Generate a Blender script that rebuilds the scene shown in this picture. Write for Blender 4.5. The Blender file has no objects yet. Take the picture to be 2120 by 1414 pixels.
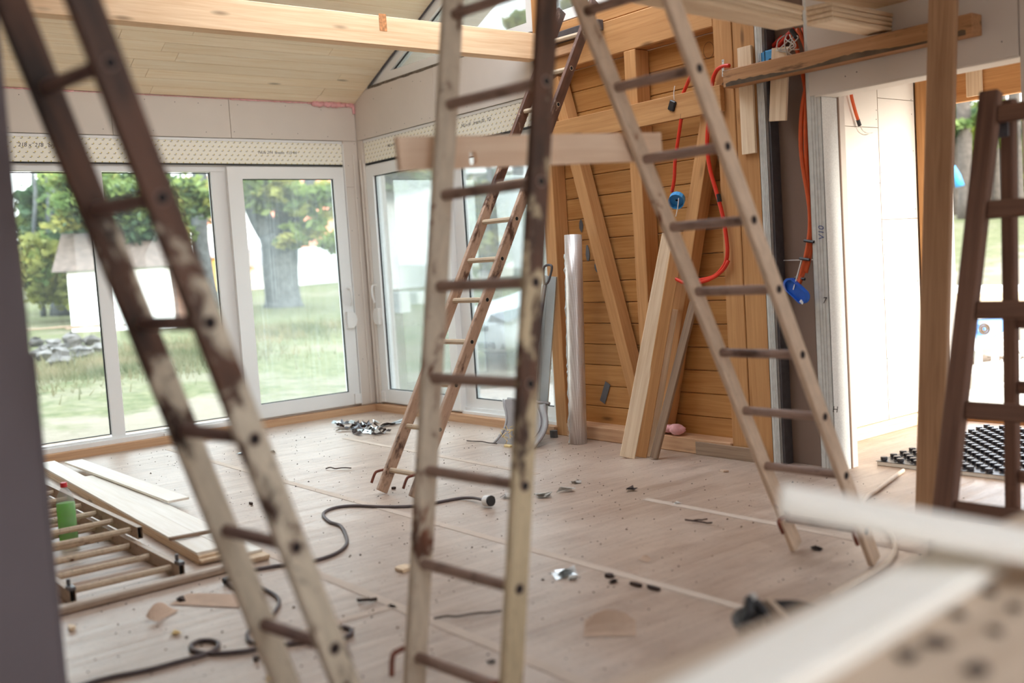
import bpy, math, random
from mathutils import Vector, Matrix
random.seed(7)
S = bpy.context.scene
COL = S.collection
V = Vector
# ------------------------------------------------------------------ camera, sky, sun, exposure
FPX = 2143.917
CAM = V((8.48215, -4.99713, 1.30))
MC = Matrix(((0.62120447, -0.01900155, 0.78341812), (0.78104678, 0.09640776, -0.6169858), (-0.0638039, 0.99516053, 0.07473003)))
cd = bpy.data.cameras.new('camera'); cam = bpy.data.objects.new('camera', cd); COL.objects.link(cam)
cd.sensor_width = 36; cd.lens = 36 * FPX / 2120; cd.clip_end = 400
mw = MC.to_4x4(); mw.translation = CAM; cam.matrix_world = mw
cd.dof.use_dof = True; cd.dof.focus_distance = 6.9; cd.dof.aperture_fstop = 1.15; cd.dof.aperture_blades = 0
S.camera = cam
w = bpy.data.worlds.new('sky'); S.world = w; w.use_nodes = True
nt = w.node_tree; bg = nt.nodes['Background']
tc = nt.nodes.new('ShaderNodeTexCoord'); sep = nt.nodes.new('ShaderNodeSeparateXYZ'); rp = nt.nodes.new('ShaderNodeValToRGB')
nt.links.new(tc.outputs['Generated'], sep.inputs[0]); nt.links.new(sep.outputs[2], rp.inputs[0])
rp.color_ramp.elements[0].position = 0.0; rp.color_ramp.elements[0].color = (0.62, 0.62, 0.61, 1)
rp.color_ramp.elements[1].position = 0.8; rp.color_ramp.elements[1].color = (1.22, 1.36, 1.52, 1)
nt.links.new(rp.outputs[0], bg.inputs[0]); bg.inputs[1].default_value = 4.0
sl = bpy.data.lights.new('sun', 'SUN'); so = bpy.data.objects.new('sun', sl); COL.objects.link(so)
sl.energy = 4.2; sl.angle = math.radians(7); sl.color = (1.0, 0.93, 0.82)
so.rotation_euler = V((1.0, 0.03, 0.2)).to_track_quat('Z', 'Y').to_euler(); so.location = (30, 1, 7)
S.view_settings.view_transform = 'Standard'; S.view_settings.look = 'None'
S.view_settings.exposure = 0.62; S.view_settings.gamma = 1.0; S.view_settings.use_curve_mapping = False
S.cycles.use_denoising = True
S.cycles.max_bounces = 10; S.cycles.diffuse_bounces = 6; S.cycles.transparent_max_bounces = 12

def P(px, py, x=None, y=None, z=None, d=None):
    r = MC @ V((px - 1060, -(py - 707), -FPX))
    if d is not None: t = d / FPX
    elif x is not None: t = (x - CAM.x) / r.x
    elif y is not None: t = (y - CAM.y) / r.y
    else: t = (z - CAM.z) / r.z
    return CAM + t * r

# ------------------------------------------------------------------ materials
def lin(c):
    return tuple(((v / 12.92) if v <= 0.04045 else ((v + 0.055) / 1.055) ** 2.4) for v in c) + (1,)
def rgb(r, g, b): return lin((r / 255, g / 255, b / 255))
class NT:
    def __init__(s, name):
        s.m = bpy.data.materials.new(name); s.m.use_nodes = True; s.t = s.m.node_tree
        s.b = s.t.nodes['Principled BSDF']; s.out = s.t.nodes['Material Output']
    def n(s, ty, **k):
        o = s.t.nodes.new(ty)
        for a, v in k.items():
            if a[0] == 'i' and a[1:].isdigit(): o.inputs[int(a[1:])].default_value = v
            else: setattr(o, a, v)
        return o
    def l(s, a, b): s.t.links.new(a, b)
    def coords(s, scale=(1, 1, 1), rnd=True, rot=(0, 0, 0)):
        tc = s.n('ShaderNodeTexCoord'); mp = s.n('ShaderNodeMapping'); mp.inputs['Scale'].default_value = scale; mp.inputs['Rotation'].default_value = rot
        if rnd:
            oi = s.n('ShaderNodeObjectInfo'); mu = s.n('ShaderNodeVectorMath', operation='SCALE'); cx = s.n('ShaderNodeCombineXYZ')
            for i in range(3): s.l(oi.outputs['Random'], cx.inputs[i])
            s.l(cx.outputs[0], mu.inputs[0]); mu.inputs['Scale'].default_value = 37.0
            ad = s.n('ShaderNodeVectorMath', operation='ADD'); s.l(tc.outputs['Object'], ad.inputs[0]); s.l(mu.outputs[0], ad.inputs[1]); s.l(ad.outputs[0], mp.inputs['Vector'])
        else: s.l(tc.outputs['Object'], mp.inputs['Vector'])
        return mp.outputs[0]
    def noise(s, vec, scale, detail=3, rough=.5, dist=0):
        o = s.n('ShaderNodeTexNoise'); o.inputs['Scale'].default_value = scale; o.inputs['Detail'].default_value = detail
        o.inputs['Roughness'].default_value = rough; o.inputs['Distortion'].default_value = dist
        s.l(vec, o.inputs['Vector']); return o.outputs[0]
    def ramp(s, fac, p0, p1, c0=(0, 0, 0, 1), c1=(1, 1, 1, 1)):
        o = s.n('ShaderNodeValToRGB'); e = o.color_ramp.elements; e[0].position = p0; e[1].position = p1; e[0].color = c0; e[1].color = c1
        s.l(fac, o.inputs[0]); return o.outputs[0]
    def mix(s, fac, a, b, mode='MIX'):
        o = s.n('ShaderNodeMix', data_type='RGBA', blend_type=mode)
        for i, v in ((0, fac), (6, a), (7, b)):
            if hasattr(v, 'node'): s.l(v, o.inputs[i])
            else: o.inputs[i].default_value = v
        return o.outputs[2]
    def math(s, op, a, b=0.0):
        o = s.n('ShaderNodeMath', operation=op)
        for i, v in ((0, a), (1, b)):
            if hasattr(v, 'node'): s.l(v, o.inputs[i])
            else: o.inputs[i].default_value = v
        return o.outputs[0]
    def bump(s, h, strength=.3, dist=.01):
        o = s.n('ShaderNodeBump'); o.inputs['Strength'].default_value = strength; o.inputs['Distance'].default_value = dist
        s.l(h, o.inputs['Height']); s.l(o.outputs[0], s.b.inputs['Normal'])
    def tint(s, col, amt=.18):
        oi = s.n('ShaderNodeObjectInfo'); v = s.math('ADD', s.math('MULTIPLY', oi.outputs['Random'], 2 * amt), 1 - amt)
        hs = s.n('ShaderNodeHueSaturation'); s.l(col, hs.inputs['Color']); s.l(v, hs.inputs['Value']); return hs.outputs[0]
    def fin(s, col, rough=.6, metal=0, spec=None):
        if hasattr(col, 'node'): s.l(col, s.b.inputs['Base Color'])
        else: s.b.inputs['Base Color'].default_value = col
        s.b.inputs['Roughness'].default_value = rough; s.b.inputs['Metallic'].default_value = metal
        if spec is not None: s.b.inputs['Specular IOR Level'].default_value = spec
        return s.m
def plain(name, col, rough=.5, metal=0, var=.06, sc=8, spec=None):
    m = NT(name); v = m.coords(); n = m.noise(v, sc, 4)
    c = m.mix(m.ramp(n, .3, .7), tuple(x * (1 - var) for x in col[:3]) + (1,), tuple(min(1, x * (1 + var)) for x in col[:3]) + (1,))
    return m.fin(c, rough, metal, spec)
def wood(name, lo, hi, knots=.5, tint=.12, rough=.62, gsc=1.0, stain=0.0):
    m = NT(name)
    v = m.coords((0.9, 22 * gsc, 22 * gsc)); g = m.noise(v, 2.2, 5, .55, .6)
    v2 = m.coords((3.0, 140 * gsc, 140 * gsc)); f = m.noise(v2, 1.5, 2)
    v4 = m.coords((.5, 5, 5)); b = m.noise(v4, 1.6, 2)
    t = m.math('ADD', m.math('ADD', m.math('MULTIPLY', g, .62), m.math('MULTIPLY', f, .18)), m.math('MULTIPLY', b, .3))
    c = m.mix(m.ramp(t, .36, .74), lo, hi)
    v3 = m.coords((2.1, 8.5, 8.5)); vo = m.n('ShaderNodeTexVoronoi'); vo.inputs['Scale'].default_value = 1.0; m.l(v3, vo.inputs['Vector'])
    k = m.ramp(vo.outputs['Distance'], .05, .16, (1, 1, 1, 1), (0, 0, 0, 1))
    cut = m.ramp(m.n('ShaderNodeSeparateColor').outputs[0], .5, .5)
    sp = m.n('ShaderNodeSeparateColor'); m.l(vo.outputs['Color'], sp.inputs[0]); sel = m.math('GREATER_THAN', sp.outputs[0], 1 - knots)
    kf = m.math('MULTIPLY', m.math('MULTIPLY', k, sel), .72)
    c = m.mix(kf, c, tuple(x * .33 for x in lo[:3]) + (1,))
    if stain:
        s_ = m.ramp(m.noise(m.coords((1.5, 10, 10)), 1.6, 5, .7), .56, .66)
        c = m.mix(m.math('MULTIPLY', s_, stain), c, tuple(x * .22 for x in lo[:3]) + (1,))
    c = m.tint(c, tint); m.bump(g, .12, .003)
    return m.fin(c, rough, 0, .3)
def ladder_mat(name, cream, rust, thr, hi=.1, grad=None, dark=.35):
    m = NT(name); v = m.coords((4.2, 7, 7)); n = m.noise(v, 1.3, 6, .62, .4)
    v2 = m.coords((9, 40, 40)); n2 = m.noise(v2, 1.5, 4)
    c = m.mix(m.ramp(n2, .35, .7), cream, tuple(x * .8 for x in cream[:3]) + (1,))
    r2 = m.mix(m.ramp(m.noise(m.coords((4, 14, 14)), 1.2, 4), .35, .65), rust, tuple(x * dark for x in rust[:3]) + (1,))
    if grad:  # weathering grows towards the upper end of the ladder
        tc = m.n('ShaderNodeTexCoord'); sx = m.n('ShaderNodeSeparateXYZ'); m.l(tc.outputs['Object'], sx.inputs[0])
        n = m.math('ADD', n, m.math('MULTIPLY', m.ramp(m.math('DIVIDE', sx.outputs[0], 4.0), grad[0] / 4, grad[1] / 4), grad[2]))
    c = m.mix(m.ramp(n, thr, thr + hi), c, r2)
    sp = m.ramp(m.noise(m.coords((30, 60, 60)), 2, 2), .68, .74)
    c = m.mix(m.math('MULTIPLY', sp, .6), c, r2)
    m.bump(n2, .2, .002); return m.fin(c, .55, 0)

M = {}
M['drywall'] = plain('drywall', rgb(214, 204, 194), .85, 0, .025, 3)
M['drywall_white'] = plain('drywall_white', rgb(226, 218, 208), .85, 0, .02, 3)
M['drywall_back'] = plain('drywall_back', rgb(134, 112, 98), .9, 0, .05, 4)
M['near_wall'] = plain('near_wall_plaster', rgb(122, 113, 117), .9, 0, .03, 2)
M['ceiling_wood'] = wood('ceiling_spruce', rgb(236, 214, 178), rgb(250, 238, 214), .35, .04)
M['beam_wood'] = wood('beam_spruce', rgb(212, 170, 128), rgb(242, 212, 174), .45, .05)
M['frame_wood'] = wood('frame_pine', rgb(172, 120, 72), rgb(206, 156, 104), .45, .07)
M['plank_wood'] = wood('wall_plank_pine', rgb(162, 108, 56), rgb(196, 144, 84), .5, .09)
M['pale_wood'] = wood('pale_raw_wood', rgb(208, 178, 142), rgb(238, 218, 190), .2, .06)
M['board_wood'] = wood('board_wood', rgb(226, 192, 162), rgb(246, 220, 194), .12, .05)
M['prop_wood'] = wood('prop_wood', rgb(150, 110, 78), rgb(186, 146, 110), .3, .05)
M['waney_wood'] = wood('waney_timber', rgb(160, 114, 76), rgb(196, 150, 108), .4, .05, stain=.75)
M['old_wood'] = wood('old_dark_wood', rgb(74, 50, 42), rgb(122, 88, 70), .4, .08)
M['grey_wood'] = wood('weathered_batten', rgb(122, 98, 80), rgb(168, 142, 118), .4, .05)
M['sill_wood'] = wood('sill_timber', rgb(176, 132, 98), rgb(214, 174, 136), .3, .06)
M['birch'] = wood('bleached_plank', rgb(232, 224, 210), rgb(248, 244, 236), .05, .03)
M['table_wood'] = wood('workbench_board', rgb(176, 154, 132), rgb(206, 184, 162), .1, .03, .7, .5)
M['pvc'] = plain('white_pvc', rgb(236, 236, 234), .35, 0, .015, 2)
M['gasket'] = plain('black_gasket', rgb(40, 42, 44), .6)
M['dark'] = plain('dark_fill', rgb(22, 20, 20), .9)  # painted shade for hollow ends and openings; also screw heads
M['steel'] = plain('galvanised_steel', rgb(206, 206, 202), .5, .3, .08, 30)
M['bead'] = plain('perforated_bead', rgb(222, 224, 222), .5, .2, .1, 120)
M['dark_steel'] = plain('dark_steel', rgb(96, 94, 98), .45, .5, .12, 30)
M['ladder_l'] = ladder_mat('ladder_paint_heavy_rust', rgb(212, 198, 176), rgb(94, 60, 42), .55, .08, (.9, 1.9, .34), .22)
M['ladder_m'] = ladder_mat('ladder_paint_cream', rgb(210, 194, 172), rgb(128, 76, 50), .57, .07)
M['ladder_m2'] = ladder_mat('ladder_paint_rusty_top', rgb(206, 186, 152), rgb(96, 62, 44), .56, .09, (.7, 1.9, .3), .3)
M['ladder_r'] = ladder_mat('ladder_paint_pale', rgb(214, 188, 162), rgb(150, 92, 54), .63, .06)
M['ladder_f'] = ladder_mat('ladder_paint_brown', rgb(196, 164, 140), rgb(104, 70, 54), .53, .1, (1.6, 2.8, .3), .4)
M['ladder_dark'] = ladder_mat('ladder_rusty_dark', rgb(132, 104, 94), rgb(84, 58, 48), .5, .2)
M['rung'] = ladder_mat('rung_paint', rgb(158, 130, 116), rgb(100, 70, 56), .52, .16)
M['rung_y'] = ladder_mat('rung_yellowed', rgb(206, 184, 156), rgb(126, 80, 48), .58, .1)
M['lying'] = ladder_mat('grey_ladder_metal', rgb(180, 158, 138), rgb(120, 82, 60), .6, .15)
M['rust'] = plain('rust_red', rgb(120, 62, 44), .8, 0, .3, 20)
M['red_pipe'] = plain('red_conduit', rgb(212, 48, 22), .45, 0, .06, 20)
M['orange_pipe'] = plain('orange_conduit', rgb(206, 84, 30), .45, 0, .08, 20)
M['blue'] = plain('blue_plastic', rgb(64, 150, 208), .45, 0, .08, 30)
M['deep_blue'] = plain('deep_blue_plastic', rgb(28, 88, 186), .4, 0, .12, 12)
M['black'] = plain('black_plastic', rgb(30, 28, 30), .45, 0, .1, 20)
M['cable'] = plain('grey_cable', rgb(88, 76, 76), .6, 0, .1, 20)
M['white_cable'] = plain('cream_cable', rgb(224, 206, 186), .6, 0, .05, 20)
M['white'] = plain('white_plastic', rgb(232, 230, 226), .45, 0, .03, 10)
M['pink_foam'] = plain('pink_foam', rgb(234, 176, 178), .9, 0, .1, 30)
M['yellow_foam'] = plain('yellow_foam', rgb(232, 206, 150), .9, 0, .1, 40)
M['grey_plastic'] = plain('grey_plastic', rgb(150, 144, 142), .4, 0, .08, 6)
M['alu'] = plain('brushed_aluminium', rgb(206, 208, 204), .35, .5, .05, 8)
M['paper'] = plain('torn_brown_paper', rgb(196, 168, 146), .9, 0, .1, 10)
M['scrap'] = plain('grey_plastic_scrap', rgb(196, 190, 182), .5, 0, .2, 30)
M['foil'] = plain('crumpled_foil', rgb(196, 200, 200), .3, .85, .3, 40)
M['dark_scrap'] = plain('dark_scrap', rgb(62, 46, 40), .8, 0, .3, 30)
M['tape'] = plain('pale_joint_tape', rgb(196, 178, 162), .8, 0, .05, 12)
M['foam_dark'] = plain('dark_joint_foam', rgb(104, 94, 82), .9, 0, .5, 30)
M['cream'] = plain('cream_plastic', rgb(238, 228, 206), .5, 0, .02, 4)
M['red_cap'] = plain('red_cap', rgb(206, 40, 48), .4)
def m_floor():
    m = NT('floor_paper'); v = m.coords((5, .6, 1), False); n = m.noise(v, 2.0, 6, .66, 1.2)
    v2 = m.coords((1, 1, 1), False); b = m.noise(v2, .8, 6, .62); s = m.noise(v2, 55, 3); d = m.noise(m.coords((3.2, 1.1, 1), False), 1.6, 6, .7)
    c = m.mix(m.ramp(n, .32, .7), rgb(158, 134, 116), rgb(190, 168, 150))
    c = m.mix(m.math('MULTIPLY', m.ramp(b, .44, .66), .4), c, rgb(214, 198, 184))
    c = m.mix(m.math('MULTIPLY', m.ramp(d, .52, .72), .55), c, rgb(138, 114, 98))
    c = m.mix(m.math('MULTIPLY', m.ramp(s, .62, .72), .8), c, rgb(128, 104, 88))
    m.bump(m.math('ADD', m.math('MULTIPLY', n, .8), m.math('MULTIPLY', b, 1.2)), .5, .02); return m.fin(c, .38, 0, .6)
M['floor'] = m_floor()
def m_box():
    m = NT('shutter_box_print')
    tc = m.n('ShaderNodeTexCoord'); sx = m.n('ShaderNodeSeparateXYZ'); m.l(tc.outputs['Object'], sx.inputs[0])
    a = m.math('ADD', sx.outputs[0], sx.outputs[1])
    def dots(oa, oz, r, sa, sz):
        u = m.math('DIVIDE', m.math('ADD', a, oa), .055); vv = m.math('DIVIDE', m.math('ADD', sx.outputs[2], oz), .036)
        row = m.math('FLOOR', vv); u = m.math('ADD', u, m.math('MULTIPLY', row, .5))
        fu = m.math('MULTIPLY', m.math('SUBTRACT', m.math('FRACT', u), .5), .055 / sa); fv = m.math('MULTIPLY', m.math('SUBTRACT', m.math('FRACT', vv), .5), .036 / sz)
        d = m.math('ADD', m.math('MULTIPLY', fu, fu), m.math('MULTIPLY', fv, fv)); return m.math('LESS_THAN', d, r * r)
    c = m.mix(dots(0, 0, .0052, 1, 1), rgb(244, 240, 226), rgb(206, 186, 96))
    c = m.mix(dots(.009, .008, .0065, 1.4, .5), c, rgb(150, 146, 140))
    return m.fin(c, .5)
M['print'] = m_box()
def m_glass(name, dirt, streak=0.0):
    m = NT(name); t = m.t
    tr = m.n('ShaderNodeBsdfTransparent'); gl = m.n('ShaderNodeBsdfGlossy'); gl.inputs['Roughness'].default_value = .02
    tr.inputs[0].default_value = (.93, .97, .96, 1)
    mx = m.n('ShaderNodeMixShader'); fr = m.n('ShaderNodeFresnel'); fr.inputs[0].default_value = 1.45
    m.l(m.math('MULTIPLY', fr.outputs[0], .8), mx.inputs[0]); m.l(tr.outputs[0], mx.inputs[1]); m.l(gl.outputs[0], mx.inputs[2])
    df = m.n('ShaderNodeBsdfDiffuse'); df.inputs[0].default_value = (.85, .93, .95, 1); tl = m.n('ShaderNodeBsdfTranslucent'); tl.inputs[0].default_value = (.85, .93, .95, 1)
    m2 = m.n('ShaderNodeMixShader'); m2.inputs[0].default_value = .6; m.l(df.outputs[0], m2.inputs[1]); m.l(tl.outputs[0], m2.inputs[2])
    v = m.coords((1, 1, 1), True); n = m.noise(v, 2.5, 5, .6)
    st = m.noise(m.coords((26, 26, .4), True), 2.2, 4, .7)
    d = m.math('ADD', m.math('MULTIPLY', n, dirt), m.math('MULTIPLY', m.ramp(st, .5, .72), streak))
    m3 = m.n('ShaderNodeMixShader'); m.l(d, m3.inputs[0]); m.l(mx.outputs[0], m3.inputs[1]); m.l(m2.outputs[0], m3.inputs[2])
    m.l(m3.outputs[0], m.out.inputs[0]); return m.m
M['glass'] = m_glass('window_glass', .05)
M['glass_dirty'] = m_glass('dusty_window_glass', .15, .09)
M['glass_hazy'] = m_glass('hazy_window_glass', .08, .04)
def m_bottle(name, col, tr):
    m = NT(name); t_ = m.n('ShaderNodeBsdfTransparent'); t_.inputs[0].default_value = col
    m.fin(col, .15); mx = m.n('ShaderNodeMixShader'); mx.inputs[0].default_value = 1 - tr
    m.l(t_.outputs[0], mx.inputs[1]); m.l(m.b.outputs[0], mx.inputs[2]); m.l(mx.outputs[0], m.out.inputs[0]); return m.m
M['clear'] = m_bottle('clear_bottle_plastic', rgb(236, 232, 232), .78)
def m_green():
    m = NT('green_liquid'); m.fin(rgb(112, 216, 8), .2); tl = m.n('ShaderNodeBsdfTranslucent'); tl.inputs[0].default_value = rgb(150, 236, 20)
    mx = m.n('ShaderNodeMixShader'); mx.inputs[0].default_value = .55; m.l(m.b.outputs[0], mx.inputs[1]); m.l(tl.outputs[0], mx.inputs[2]); m.l(mx.outputs[0], m.out.inputs[0]); return m.m
M['green'] = m_green()
def m_roll():
    m = NT('bubble_foil'); tc = m.n('ShaderNodeTexCoord'); v = m.coords((1, 1, 1), False)
    vo = m.n('ShaderNodeTexVoronoi'); vo.inputs['Randomness'].default_value = 0; vo.inputs['Scale'].default_value = 95; m.l(v, vo.inputs['Vector'])
    m.bump(vo.outputs['Distance'], .35, .003); c = m.mix(m.ramp(vo.outputs['Distance'], .2, .6), rgb(246, 242, 240), rgb(206, 196, 190)); return m.fin(c, .36, .55)
M['roll'] = m_roll()
def leafm(name, c1, c2, tr=.35):
    m = NT(name); oi = m.n('ShaderNodeTexCoord'); n = m.noise(m.coords((1, 1, 1), False), 1.2, 3)
    c = m.mix(m.ramp(n, .35, .65), c1, c2); m.fin(c, .6, 0, .2)
    tl = m.n('ShaderNodeBsdfTranslucent'); m.l(c, tl.inputs[0]); mx = m.n('ShaderNodeMixShader'); mx.inputs[0].default_value = tr
    m.l(m.b.outputs[0], mx.inputs[1]); m.l(tl.outputs[0], mx.inputs[2]); m.l(mx.outputs[0], m.out.inputs[0]); return m.m
M['leaf_a'] = leafm('leaves_yellow_green', rgb(112, 118, 58), rgb(158, 154, 88))
M['leaf_b'] = leafm('leaves_mid_green', rgb(84, 106, 58), rgb(126, 140, 80))
M['leaf_c'] = leafm('leaves_dark_green', rgb(52, 74, 52), rgb(84, 104, 72))
M['leaf_d'] = leafm('needles_bright', rgb(96, 116, 44), rgb(150, 160, 70))
M['bark'] = plain('grey_bark', rgb(78, 80, 82), .95, 0, .35, 9)
M['bark_d'] = plain('pine_bark', rgb(84, 76, 68), .95, 0, .3, 9)
def m_ground():
    m = NT('lawn_and_dirt'); v = m.coords((1, 1, 1), False); n = m.noise(v, .45, 5, .6); n2 = m.noise(v, 6, 5, .7)
    g = m.mix(m.ramp(n2, .35, .7), rgb(76, 82, 52), rgb(112, 108, 80))
    s = m.mix(n2, rgb(108, 98, 84), rgb(136, 126, 110))
    tc = m.n('ShaderNodeTexCoord'); sx = m.n('ShaderNodeSeparateXYZ'); m.l(tc.outputs['Object'], sx.inputs[0])
    near = m.ramp(m.math('ADD', m.math('MULTIPLY', sx.outputs[0], -.12), m.math('MULTIPLY', n, 1.2)), .9, 1.5, (1, 1, 1, 1), (0, 0, 0, 1))
    far = m.math('MULTIPLY', m.ramp(n, .5, .6), .5)
    m.bump(n2, .6, .08); return m.fin(m.mix(m.math('MAXIMUM', near, far), g, s), .95, 0, .1)
M['ground'] = m_ground()
M['grass'] = leafm('grass_blades', rgb(88, 94, 60), rgb(136, 124, 94))
M['sand'] = plain('pale_sand', rgb(206, 194, 176), .95, 0, .1, 3)
M['soil'] = plain('dark_soil', rgb(96, 80, 64), .95, 0, .4, 8)
M['stone'] = plain('grey_stone', rgb(98, 92, 88), .9, 0, .4, 6)
M['render'] = plain('white_render', rgb(240, 240, 240), .9, 0, .02, 2)
M['yellow'] = plain('yellow_render', rgb(240, 186, 100), .9, 0, .05, 2)
M['tile'] = plain('terracotta_tiles', rgb(206, 130, 104), .9, 0, .15, 5)
M['tile_old'] = plain('brown_roof_tiles', rgb(92, 78, 70), .9, 0, .3, 8)
M['pink_roof'] = plain('pink_sheet_roof', rgb(212, 176, 176), .7, 0, .1, 5)
M['curtain'] = plain('grey_curtain', rgb(150, 148, 156), .8, 0, .2, 8)
M['car_paint'] = plain('silver_car_paint', rgb(196, 202, 206), .3, .2, .02, 2)
M['car_dark'] = plain('car_dark_glass', rgb(60, 68, 74), .15)
M['lamp'] = plain('headlamp_lens', rgb(118, 124, 130), .15, .2)
M['tyre'] = plain('tyre_rubber', rgb(34, 34, 36), .8)
M['tarp'] = plain('blue_tarp', rgb(118, 164, 226), .5, 0, .12, 6)
M['tarp_w'] = plain('white_tarp_edge', rgb(236, 238, 240), .5)
M['grey_paint'] = plain('grey_paint', rgb(196, 204, 204), .5)
M['black_sheet'] = plain('black_studded_sheet', rgb(34, 34, 40), .35, 0, .1, 10, .6)
M['foam_white'] = plain('white_polystyrene', rgb(236, 232, 222), .9)
M['knot'] = plain('knot_scar_brown', rgb(186, 126, 78), .8, 0, .4, 60)
M['concrete'] = plain('concrete_block', rgb(176, 178, 176), .9, 0, .1, 6)
M['ink'] = plain('dark_ink', rgb(50, 44, 44), .8)
M['ink_blue'] = plain('blue_ink', rgb(70, 84, 130), .8)

# ------------------------------------------------------------------ geometry helpers
class MB:
    def __init__(s): s.v = []; s.f = []; s.m = []; s.mi = 0
    def add(s, vs, fs):
        o = len(s.v); s.v += [tuple(a) for a in vs]; s.f += [tuple(o + i for i in f) for f in fs]; s.m += [s.mi] * len(fs); return s
    def box(s, a, b, R=None, T=None):
        xs = [(a[0], b[0]), (a[1], b[1]), (a[2], b[2])]
        vs = [V((xs[0][i], xs[1][j], xs[2][k])) for i in (0, 1) for j in (0, 1) for k in (0, 1)]
        if R is not None: vs = [R @ q for q in vs]
        if T is not None: vs = [q + V(T) for q in vs]
        return s.add(vs, [(0, 1, 3, 2), (4, 6, 7, 5), (0, 4, 5, 1), (2, 3, 7, 6), (0, 2, 6, 4), (1, 5, 7, 3)])
    def cbox(s, a, b, c):  # chamfered box
        c = min(c, *(abs(b[i] - a[i]) * .3 for i in range(3))); vs = []; ix = {}
        for i in (0, 1):
            for j in (0, 1):
                for k in (0, 1):
                    for ax in range(3):
                        q = [(a, b)[i][0], (a, b)[j][1], (a, b)[k][2]]
                        for o in range(3):
                            if o != ax: q[o] += c * (1 if (i, j, k)[o] == 0 else -1)
                        ix[(i, j, k, ax)] = len(vs); vs.append(q)
        fs = []
        for ax in range(3):
            o1, o2 = [o for o in range(3) if o != ax]
            for sd in (0, 1):
                r = []
                for p, q in ((0, 0), (1, 0), (1, 1), (0, 1)):
                    t = [0, 0, 0]; t[ax] = sd; t[o1] = p; t[o2] = q; r.append(ix[(*t, ax)])
                if (sd == 1) != (ax == 1): fs.append(tuple(r))
                else: fs.append(tuple(r[::-1]))
        for ax in range(3):  # edges along ax
            o1, o2 = [o for o in range(3) if o != ax]
            for p in (0, 1):
                for q in (0, 1):
                    t0 = [0, 0, 0]; t0[o1] = p; t0[o2] = q; t1 = list(t0); t1[ax] = 1
                    fs.append((ix[(*t0, o1)], ix[(*t1, o1)], ix[(*t1, o2)], ix[(*t0, o2)]))
        for i in (0, 1):
            for j in (0, 1):
                for k in (0, 1): fs.append(tuple(ix[(i, j, k, ax)] for ax in range(3)))
        return s.add(vs, fs)
    def tube(s, pts, r, n=8, caps=True, rr=None):
        pts = [V(p) for p in pts]; rings = []; prev = None
        for i, p in enumerate(pts):
            t = (pts[min(i + 1, len(pts) - 1)] - pts[max(i - 1, 0)]).normalized()
            if prev is None:
                a = V((0, 0, 1)) if abs(t.z) < .9 else V((1, 0, 0)); u = t.cross(a).normalized()
            else: u = (prev - t * prev.dot(t)).normalized()
            prev = u; w_ = t.cross(u); rad = rr[i] if rr else r
            rings.append([p + rad * (math.cos(2 * math.pi * k / n) * u + math.sin(2 * math.pi * k / n) * w_) for k in range(n)])
        vs = [q for rg in rings for q in rg]; fs = []
        for i in range(len(pts) - 1):
            for k in range(n): fs.append((i * n + k, i * n + (k + 1) % n, (i + 1) * n + (k + 1) % n, (i + 1) * n + k))
        if caps: fs += [tuple(range(n))[::-1], tuple((len(pts) - 1) * n + k for k in range(n))]
        return s.add(vs, fs)
    def lathe(s, prof, c=(0, 0, 0), n=16, ax='z', caps=True):
        vs = []; fs = []
        for r, h in prof:
            for k in range(n):
                x, y = r * math.cos(2 * math.pi * k / n), r * math.sin(2 * math.pi * k / n)
                q = {'z': (x, y, h), 'x': (h, x, y), 'y': (y, h, x)}[ax]; vs.append((q[0] + c[0], q[1] + c[1], q[2] + c[2]))
        for i in range(len(prof) - 1):
            for k in range(n): fs.append((i * n + k, i * n + (k + 1) % n, (i + 1) * n + (k + 1) % n, (i + 1) * n + k))
        if caps: fs += [tuple(range(n))[::-1], tuple((len(prof) - 1) * n + k for k in range(n))]
        return s.add(vs, fs)
    def prism(s, poly, d):  # poly: 3D points, d: vector
        n = len(poly); d = V(d); vs = [V(p) for p in poly] + [V(p) + d for p in poly]
        return s.add(vs, [tuple(range(n))[::-1], tuple(range(n, 2 * n))] + [(i, (i + 1) % n, n + (i + 1) % n, n + i) for i in range(n)])
    def ring(s, outer, inner, d):  # frame between two polygons extruded by d
        n = len(outer); d = V(d); L = [V(p) for p in outer] + [V(p) for p in inner]; vs = L + [p + d for p in L]; fs = []
        for i in range(n):
            j = (i + 1) % n
            fs += [(i, n + i, n + j, j), (2 * n + i, 2 * n + j, 3 * n + j, 3 * n + i), (i, j, 2 * n + j, 2 * n + i), (n + i, 3 * n + i, 3 * n + j, n + j)]
        return s.add(vs, fs)
WM = {}
def link(o, parent=None, basis=None):
    COL.objects.link(o); basis = basis or Matrix.Identity(4); WM[o.name] = basis
    if parent is not None: o.parent = parent; o.matrix_parent_inverse = WM[parent.name].inverted()
    o.matrix_basis = basis; return o
def obj(name, mb, mats, parent=None, basis=None, smooth=False, fix=True, **k):
    me = bpy.data.meshes.new(name); me.from_pydata(mb.v, [], mb.f)
    if not isinstance(mats, (list, tuple)): mats = [mats]
    for m in mats: me.materials.append(M[m] if isinstance(m, str) else m)
    if len(mats) > 1: me.polygons.foreach_set('material_index', mb.m)
    if smooth: me.polygons.foreach_set('use_smooth', [True] * len(me.polygons))
    me.update()
    if fix:
        import bmesh
        b = bmesh.new(); b.from_mesh(me); bmesh.ops.recalc_face_normals(b, faces=b.faces); b.to_mesh(me); b.free()
    o = link(bpy.data.objects.new(name, me), parent, basis); tag(o, **k); return o
def tag(o, label=None, cat=None, group=None, kind=None):
    if label: o['label'] = label
    if cat: o['category'] = cat
    if group: o['group'] = group
    if kind: o['kind'] = kind
    return o
def thing(name, loc, label, cat, group=None):
    o = bpy.data.objects.new(name, None); o.empty_display_size = .1
    link(o, None, Matrix.Translation(V(loc))); return tag(o, label, cat, group)
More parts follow.
